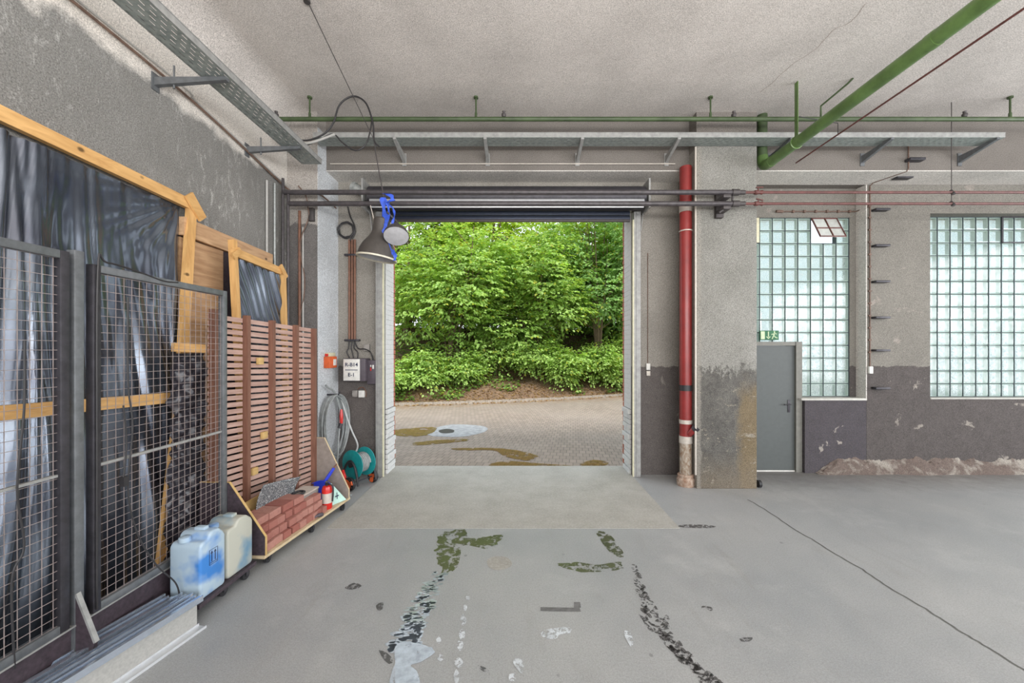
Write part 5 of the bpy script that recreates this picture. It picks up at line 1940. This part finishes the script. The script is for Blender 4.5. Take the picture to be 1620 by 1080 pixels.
def mesh_panel(y0, y1, z0, z1, label, cables, st=('dark_steel', 'dark_steel')):
    root = empty('wire_mesh_panel', (MX, (y0 + y1) / 2, z0), label, 'mesh panel', 'wire mesh panels on the left')
    t = 0.045
    for (yy_, sm_) in ((y0 + t / 2, st[0]), (y1 - t / 2, st[1])):
        MB().box(MX - t / 2, MX + t / 2, yy_ - t / 2, yy_ + t / 2, z0, z1, bev=0.003).build('frame_stile', M[sm_], root)  # dark stile tone also stands in for the shadow gaps beside the post
    for zz_ in (z0 + t / 2, z1 - t / 2):
        MB().box(MX - t / 2, MX + t / 2, y0 + t, y1 - t, zz_ - t / 2, zz_ + t / 2, bev=0.003).build('frame_rail', M['grey_steel'], root)
    m1 = MB()
    p = 0.051
    r_ = 0.0013
    ny = int((y1 - y0 - 2 * t) / p)
    nz_ = int((z1 - z0 - 2 * t) / p)
    oy = (y1 - y0 - 2 * t - ny * p) / 2
    oz = (z1 - z0 - 2 * t - nz_ * p) / 2
    for i in range(ny + 1):
        y = y0 + t + oy + i * p
        m1.box(MX - r_, MX + r_, y - r_, y + r_, z0 + t, z1 - t)
    for i in range(nz_ + 1):
        z = z0 + t + oz + i * p
        m1.box(MX + r_, MX + 3 * r_, y0 + t, y1 - t, z - r_, z + r_)
    m1.build('wire_mesh', M['wire'], root)
    MB().box(MX - 0.012, MX + 0.008, y0 + t, y1 - t, z0 + 0.87, z0 + 0.885).build('cross_wire', M['galv_dull'], root)
    return root


pb = mesh_panel(2.32, 3.39, 0.33, 2.42, 'grey-black framed wire mesh panel nearer the slatted screen, with a hanging cable', 1, ('dark_steel', 'grey_steel'))
pa = mesh_panel(1.16, 2.20, 0.33, 2.46, 'grey-black framed wire mesh panel at the left edge of the picture', 1)
post = MB().box(MX - 0.03, MX + 0.02, 2.225, 2.275, 0.12, 2.48, bev=0.003)
tag(post.build('steel_post', M['grey_steel']), 'upright grey steel post between the two wire mesh panels', 'post')
cab = MB().tube(spline([(MX + 0.03, 2.335, 0.35), (MX + 0.03, 2.335, 1.2), (MX + 0.03, 2.34, 2.38), (MX + 0.02, 2.40, 2.445), (MX + 0.02, 2.62, 2.425), (MX + 0.02, 2.78, 2.40), (MX + 0.02, 2.90, 2.41)], 6), 0.006, 6)
tag(cab.build('mesh_cable', M['cable']), 'black cable laid along the top and stile of the nearer-screen mesh panel', 'cable')
cab = MB().tube(spline([(MX + 0.02, 2.53, 2.25), (MX + 0.02, 2.53, 1.7), (MX + 0.03, 2.55, 1.4), (MX + 0.02, 2.53, 1.0), (MX + 0.04, 2.57, 0.7), (MX + 0.10, 2.64, 0.45), (MX + 0.16, 2.72, 0.28), (MX + 0.17, 2.75, 0.14)], 7), 0.005, 6)
tag(cab.build('mesh_cable', M['cable']), 'black cable hanging in front of the middle of the mesh panel down to the dolly', 'cable')
cab = MB().tube(spline([(MX + 0.02, 2.50, 1.55), (MX + 0.02, 2.52, 1.3), (MX + 0.02, 2.50, 1.08)], 7), 0.005, 6)
cab.box(MX + 0.0, MX + 0.035, 2.49, 2.52, 1.03, 1.09)
tag(cab.build('plug_cable', M['cable']), 'short black cable with a plug dangling on the mesh', 'cable')
cab = MB().tube(spline([(MX + 0.02, 2.0, 1.95), (MX + 0.03, 1.99, 1.6), (MX + 0.02, 1.97, 1.2), (MX + 0.03, 1.99, 0.9), (MX + 0.02, 1.95, 0.75), (MX + 0.02, 1.96, 0.3)], 7), 0.005, 6)
tag(cab.build('mesh_cable', M['cable']), 'black cable hanging on the mesh panel at the left edge of the picture', 'cable')

d2 = empty('wheeled_dolly', (-2.6, 2.6, 0), 'dark wheeled dolly under the wire mesh panels and the plastic canisters', 'dolly')
m = MB()
m.prism([(x, y, 0.085) for x, y in ((-2.24, 2.73), (-2.23, 3.31), (-2.80, 3.31), (-2.80, 1.1), (-2.56, 1.1), (-2.50, 2.4), (-2.46, 2.73))], (0, 0, 0.03))
m.build('platform', M['black_ply'], d2)
MB().box(MX - 0.02, MX + 0.0, 1.16, 3.30, 0.116, 0.32).build('kick_board', M['black_ply'], d2)
MB().box(MX - 0.024, MX + 0.024, 1.16, 3.32, 0.32, 0.33).build('bottom_ledge', M['galv_dull'], d2)
# gusset plate
g0, g1, g2_ = Vector((MX + 0.02, 2.25, 0.50)), Vector((-2.43, 2.25, 0.225)), Vector((-2.46, 2.25, 0.116))
MB().prism([g0, g1, g2_, Vector((MX + 0.02, 2.25, 0.116))], (0, -0.02, 0)).build('gusset', M['black_ply'], d2)
MB().bar(g0 + Vector((0.0, -0.01, 0.006)), g1 + Vector((0, -0.01, 0.0)), 0.024, 0.012).build('gusset_edge', M['galv_dull'], d2)
for p in ((-2.28, 3.24), (-2.30, 3.02), (-2.74, 3.24), (-2.72, 1.2), (-2.6, 1.3)):
    castor(p[0], p[1], d2)


# --- canisters


def rounded(x0, x1, y0, y1, z0, z1, r, top_fn=None, seg=5):
    m_ = MB()
    m_.box(x0, x1, y0, y1, z0, z1, bev=r, seg=seg)
    return m_


def canister(name, cx, cy, wx, wy, h, zb, rot, mat, label, mark_=False):
    root = empty(name, (cx, cy, zb), label, 'canister')
    Mx = Matrix.Translation((cx, cy, zb)) @ Matrix.Rotation(rot, 4, 'Z')
    m1 = MB()
    # body with a rounded handle recess along the top
    hw_, hd = wx / 2, wy / 2
    prof_ = []
    hs = h * 0.90
    # side profile in (y, z): shoulders, grip bridge
    for (a, b) in ((-hd, 0.02), (-hd + 0.015, 0.0), (hd - 0.015, 0.0), (hd, 0.02), (hd, hs - 0.03), (hd - 0.015, hs), (hd * 0.62, h * 0.965), (hd * 0.50, h), (-hd * 0.1, h), (-hd * 0.28, h * 0.955), (-hd * 0.36, hs), (-hd + 0.02, hs), (-hd, hs - 0.03)):
        prof_.append((a, b))
    t_ = bmesh.new()
    A = [t_.verts.new((-hw_, a, b)) for a, b in prof_]
    B = [t_.verts.new((hw_, a, b)) for a, b in prof_]
    t_.faces.new(A)
    t_.faces.new(B[::-1])
    for i in range(len(A)):
        j = (i + 1) % len(A)
        t_.faces.new((A[i], B[i], B[j], A[j]))
    bmesh.ops.recalc_face_normals(t_, faces=t_.faces[:])
    bmesh.ops.bevel(t_, geom=[e_ for e_ in t_.edges if e_.calc_face_angle(0) > R(30)], offset=0.018, segments=4, affect='EDGES', profile=0.5)
    t_.verts.index_update()
    m1._merge(t_, Mx)
    m1.build('body', M[mat], root)
    # grip recess (dark slot on both faces) and cap
    g_ = MB()
    g_.box(-hw_ * 0.35, hw_ * 0.35, hd * 0.05, hd * 0.45, h - 0.012, h + 0.02, Mx, bev=0.008)
    g_.build('handle', M[mat], root)
    MB().lathe([(0, 0), (0.036, 0), (0.038, 0.006), (0.036, 0.03), (0.03, 0.034), (0, 0.034)], 20, Mx @ Matrix.Translation((-hw_ * 0.3, -hd * 0.66, hs - 0.002))).build('cap', M['can_blue'], root)
    if mark_:
        # handling symbol with two upward arrows on the right-hand face
        k = MB()
        X0 = hw_ + 0.0015

        def r_(y0_, y1_, z0_, z1_):
            k.box(X0 - 0.002, X0, y0_, y1_, z0_, z1_, Mx)
        cy0, cz0, ww, hh = 0.0, 0.215, 0.075, 0.11
        for (a, b, c2, d2_) in ((-ww / 2, ww / 2, 0, .003), (-ww / 2, ww / 2, hh - .003, hh), (-ww / 2, -ww / 2 + .003, 0, hh), (ww / 2 - .003, ww / 2, 0, hh), (-ww / 2 + .008, ww / 2 - .008, 0.012, 0.016)):
            r_(cy0 + a, cy0 + b, cz0 + c2, cz0 + d2_)
        for dy in (-0.015, 0.015):
            r_(dy - 0.003, dy + 0.003, cz0 + 0.022, cz0 + 0.085)
            k.prism([Mx @ Vector((X0 - 0.002, dy - 0.010, cz0 + 0.08)), Mx @ Vector((X0 - 0.002, dy + 0.010, cz0 + 0.08)), Mx @ Vector((X0 - 0.002, dy, cz0 + 0.10))], Mx.to_3x3() @ Vector((0.002, 0, 0)))
        k.build('upright_symbol', M['can_mark'], root)
    return root


canister('canister', -2.375, 2.885, 0.235, 0.225, 0.455, 0.1155, R(-3), 'can_blue', 'cloudy white and blue plastic canister with an upright arrows symbol', True)
canister('canister', -2.375, 3.165, 0.24, 0.27, 0.43, 0.1155, R(-3), 'can_grey', 'cloudy beige-grey plastic canister right behind the blue one', False)

# --- stack of aluminium profiles and boards in the foreground
Mp = Matrix.Translation((-2.145, 2.66, 0)) @ Matrix.Rotation(R(-11.3), 4, 'Z')
LP = 2.4
pk = MB().box(-0.315, -0.075, -LP, -0.02, 0.012, 0.155, Mp)
pk.box(-0.075, -0.066, -LP, -0.0, 0.012, 0.172, Mp)
tag(pk.build('board_stack', M['card']), 'pale boards stacked on edge under the aluminium profiles in the foreground', 'boards')
fl_ = MB()
fl_.box(-0.085, 0.0, -LP, 0.012, 0.0, 0.008, Mp)
fl_.box(-0.006, 0.0, -LP, 0.012, 0.008, 0.016, Mp)
fl_.box(-0.066, -0.062, -LP, 0.012, 0.008, 0.022, Mp)
tag(fl_.build('aluminium_profile', M['alu_edge']), 'flat aluminium profile lying on the floor along the front of the board stack', 'profile', 'aluminium profiles in the foreground')
shape = [(0, 0), (0.098, 0), (0.098, 0.040), (0.090, 0.040), (0.090, 0.006), (0.080, 0.006), (0.074, 0.030), (0.060, 0.030), (0.056, 0.006), (0.044, 0.006), (0.040, 0.034), (0.030, 0.034), (0.028, 0.006), (0.010, 0.006), (0.010, 0.044), (0, 0.044)]
labs = ['ribbed aluminium profile on top of the stack, nearest the wire mesh', 'ribbed aluminium profile on top of the stack, in the middle', 'ribbed aluminium profile on top of the stack, at the outer edge']
for i in range(3):
    m = MB()
    x0 = -0.345 + i * 0.105
    ze = 0.1565 if i < 2 else 0.174
    yo = (0.0, 0.035, 0.02)[i]
    sh = shape
    m.prism([Mp @ Vector((x0 + a + (0.0 if i < 2 else 0.0), yo, ze + b)) for a, b in sh], Mp.to_3x3() @ Vector((0, -LP - 0.02, 0)))
    tag(m.build('aluminium_profile', M['alu'], smooth=False), labs[i], 'profile', 'aluminium profiles in the foreground')

# --- hose coil on the pilaster and hose reel
hc = empty('hose_coil', (-2.68, 5.6, 1.3), 'coiled grey hose with a red nozzle hanging on the white pilaster side', 'hose')
pts = []
rh = random.Random(2)
for i in range(6):
    ry = 0.21 + 0.035 * rh.random() + 0.01 * i
    rz = 0.37 + 0.14 * rh.random() + 0.03 * (i % 3)
    cx = -2.70 + 0.018 * i
    for k in range(16):
        a = R(90) - k / 16 * 2 * math.pi
        wy = ry * math.cos(a) * (1.0 + 0.15 * math.sin(a))
        pts.append(Vector((cx + 0.05 * math.cos(a), 5.62 + wy + 0.02 * rh.random(), 1.27 - 0.02 * rh.random() - rz + rz * math.sin(a))))
MB().tube(spline(pts, 3), 0.0125, 8).build('hose', M['hose'], hc)
lo_ = spline([(-2.70, 5.45, 1.42), (-2.69, 5.5, 1.38), (-2.66, 5.62, 1.30), (-2.62, 5.72, 1.0), (-2.60, 5.62, 0.62), (-2.56, 5.5, 0.35), (-2.5, 5.3, 0.2), (-2.3, 5.05, 0.10), (-2.15, 5.0, 0.04)], 8)
MB().tube(lo_, 0.0135, 8).build('hose_tail', M['hose'], hc)
lo_ = spline([(-2.64, 5.78, 1.22), (-2.60, 5.86, 0.95), (-2.52, 5.88, 0.7), (-2.42, 5.85, 0.5), (-2.38, 5.7, 0.42)], 8)
MB().tube(lo_, 0.0125, 8).build('hose_tail', M['hose_light'], hc)
MB().tube([(-2.55, 5.60, 1.06), (-2.545, 5.59, 0.96), (-2.545, 5.59, 0.86)], [0.016, 0.026, 0.02], 10).build('nozzle', M['red'], hc)
MB().tube([(-2.55, 5.59, 0.855), (-2.56, 5.56, 0.80)], 0.028, 12).build('nozzle_head', M['dark_steel'], hc)
MB().tube([(-2.767, 5.62, 1.27), (-2.60, 5.62, 1.27), (-2.58, 5.62, 1.31)], 0.012, 8).build('wall_hook', M['dark_steel'], hc)

hr = empty('hose_reel', (-2.3, 5.45, 0), 'teal hose reel trolley with red-hubbed wheels on the floor by the gate', 'hose reel')
axr = Vector((-0.45, -0.89, 0)).normalized()
cxr = Vector((-2.24, 5.47, 0.33))


def disc(c, r0, th, mat, name, holes=False, n=32):
    Mz = axr.to_track_quat('Z', 'Y').to_matrix().to_4x4()
    Mz.translation = c
    return MB().lathe([(0, 0), (r0 * 0.86, 0), (r0, 0.008), (r0, th), (r0 * 0.86, th + 0.002), (r0 * 0.55, th + 0.006), (0, th + 0.006)], n, Mz).build(name, mat, hr)


disc(cxr + axr * 0.10, 0.20, 0.016, M['teal'], 'reel_flange')
disc(cxr - axr * 0.12, 0.20, 0.016, M['teal'], 'reel_flange')
Mz = axr.to_track_quat('Z', 'Y').to_matrix().to_4x4()
Mz.translation = cxr - axr * 0.10
MB().lathe([(0.10, 0), (0.10, 0.20)], 24, Mz).build('drum', M['teal'], hr)
hz_ = []
for i in range(120):
    a = i / 20 * 2 * math.pi
    hz_.append(Mz @ Vector((0.125 * math.cos(a), 0.125 * math.sin(a), 0.015 + 0.17 * i / 119)))
MB().tube(hz_, 0.013, 6).build('wound_hose', M['hose'], hr)
px_ = axr.cross(Vector((0, 0, 1))).normalized()
for s_ in (0.155, -0.155):
    c = cxr + axr * s_
    m = MB()
    fr_ = spline([c + px_ * 0.20 + Vector((0, 0, -0.30)), c + px_ * 0.10 + Vector((0, 0, -0.05)), c + Vector((0, 0, 0.06)), c - px_ * 0.10 + Vector((0, 0, -0.02)), c - px_ * 0.16 + Vector((0, 0, -0.26))], 6)
    m.tube(fr_, 0.016, 8)
    m.tube([c, c - axr * 0.05 * (1 if s_ > 0 else -1)], 0.035, 12)
    m.build('side_frame', M['black'], hr)
for s_ in (0.20, -0.20):
    c = Vector((cxr.x, cxr.y, 0.095)) + axr * s_ - px_ * 0.05
    Mw = axr.to_track_quat('Z', 'Y').to_matrix().to_4x4()
    Mw.translation = c - axr * 0.018
    wo = MB().lathe([(0.06, 0.0), (0.09, 0.0), (0.094, 0.006), (0.094, 0.03), (0.09, 0.036), (0.072, 0.036), (0.06, 0.018)], 28, Mw, close=True).build('wheel', M['black'], hr)
    h_ = MB()
    h_.lathe([(0, 0.004), (0.024, 0.004), (0.024, 0.04), (0, 0.042)], 16, Mw)
    for k in range(3):
        a = k * 2 * math.pi / 3 + 0.4
        h_.bar(Mw @ Vector((0, 0, 0.03)), Mw @ Vector((0.078 * math.cos(a), 0.078 * math.sin(a), 0.042)), 0.05, 0.02, up=axr)
    h_.build('wheel_hub', M['orange'], wo)
    MB().lathe([(0, 0.0), (0.052, 0.0), (0.052, 0.02), (0, 0.02)], 24, Mw).build('wheel_disc', M['dark_steel'], wo)
m = MB().tube([cxr + axr * 0.20 - px_ * 0.05 + Vector((0, 0, -0.235)), cxr - axr * 0.20 - px_ * 0.05 + Vector((0, 0, -0.235))], 0.008, 8)
m.build('axle', M['dark_steel'], hr)
# red hose fitting and black bag low by the dolly end
tag(MB().tube([(-2.36, 5.22, 0.30), (-2.33, 5.20, 0.22), (-2.33, 5.19, 0.16)], [0.02, 0.028, 0.018], 10).build('hose_fitting', M['red']), 'red hose fitting at the end of the hose near the reel', 'hose fitting')
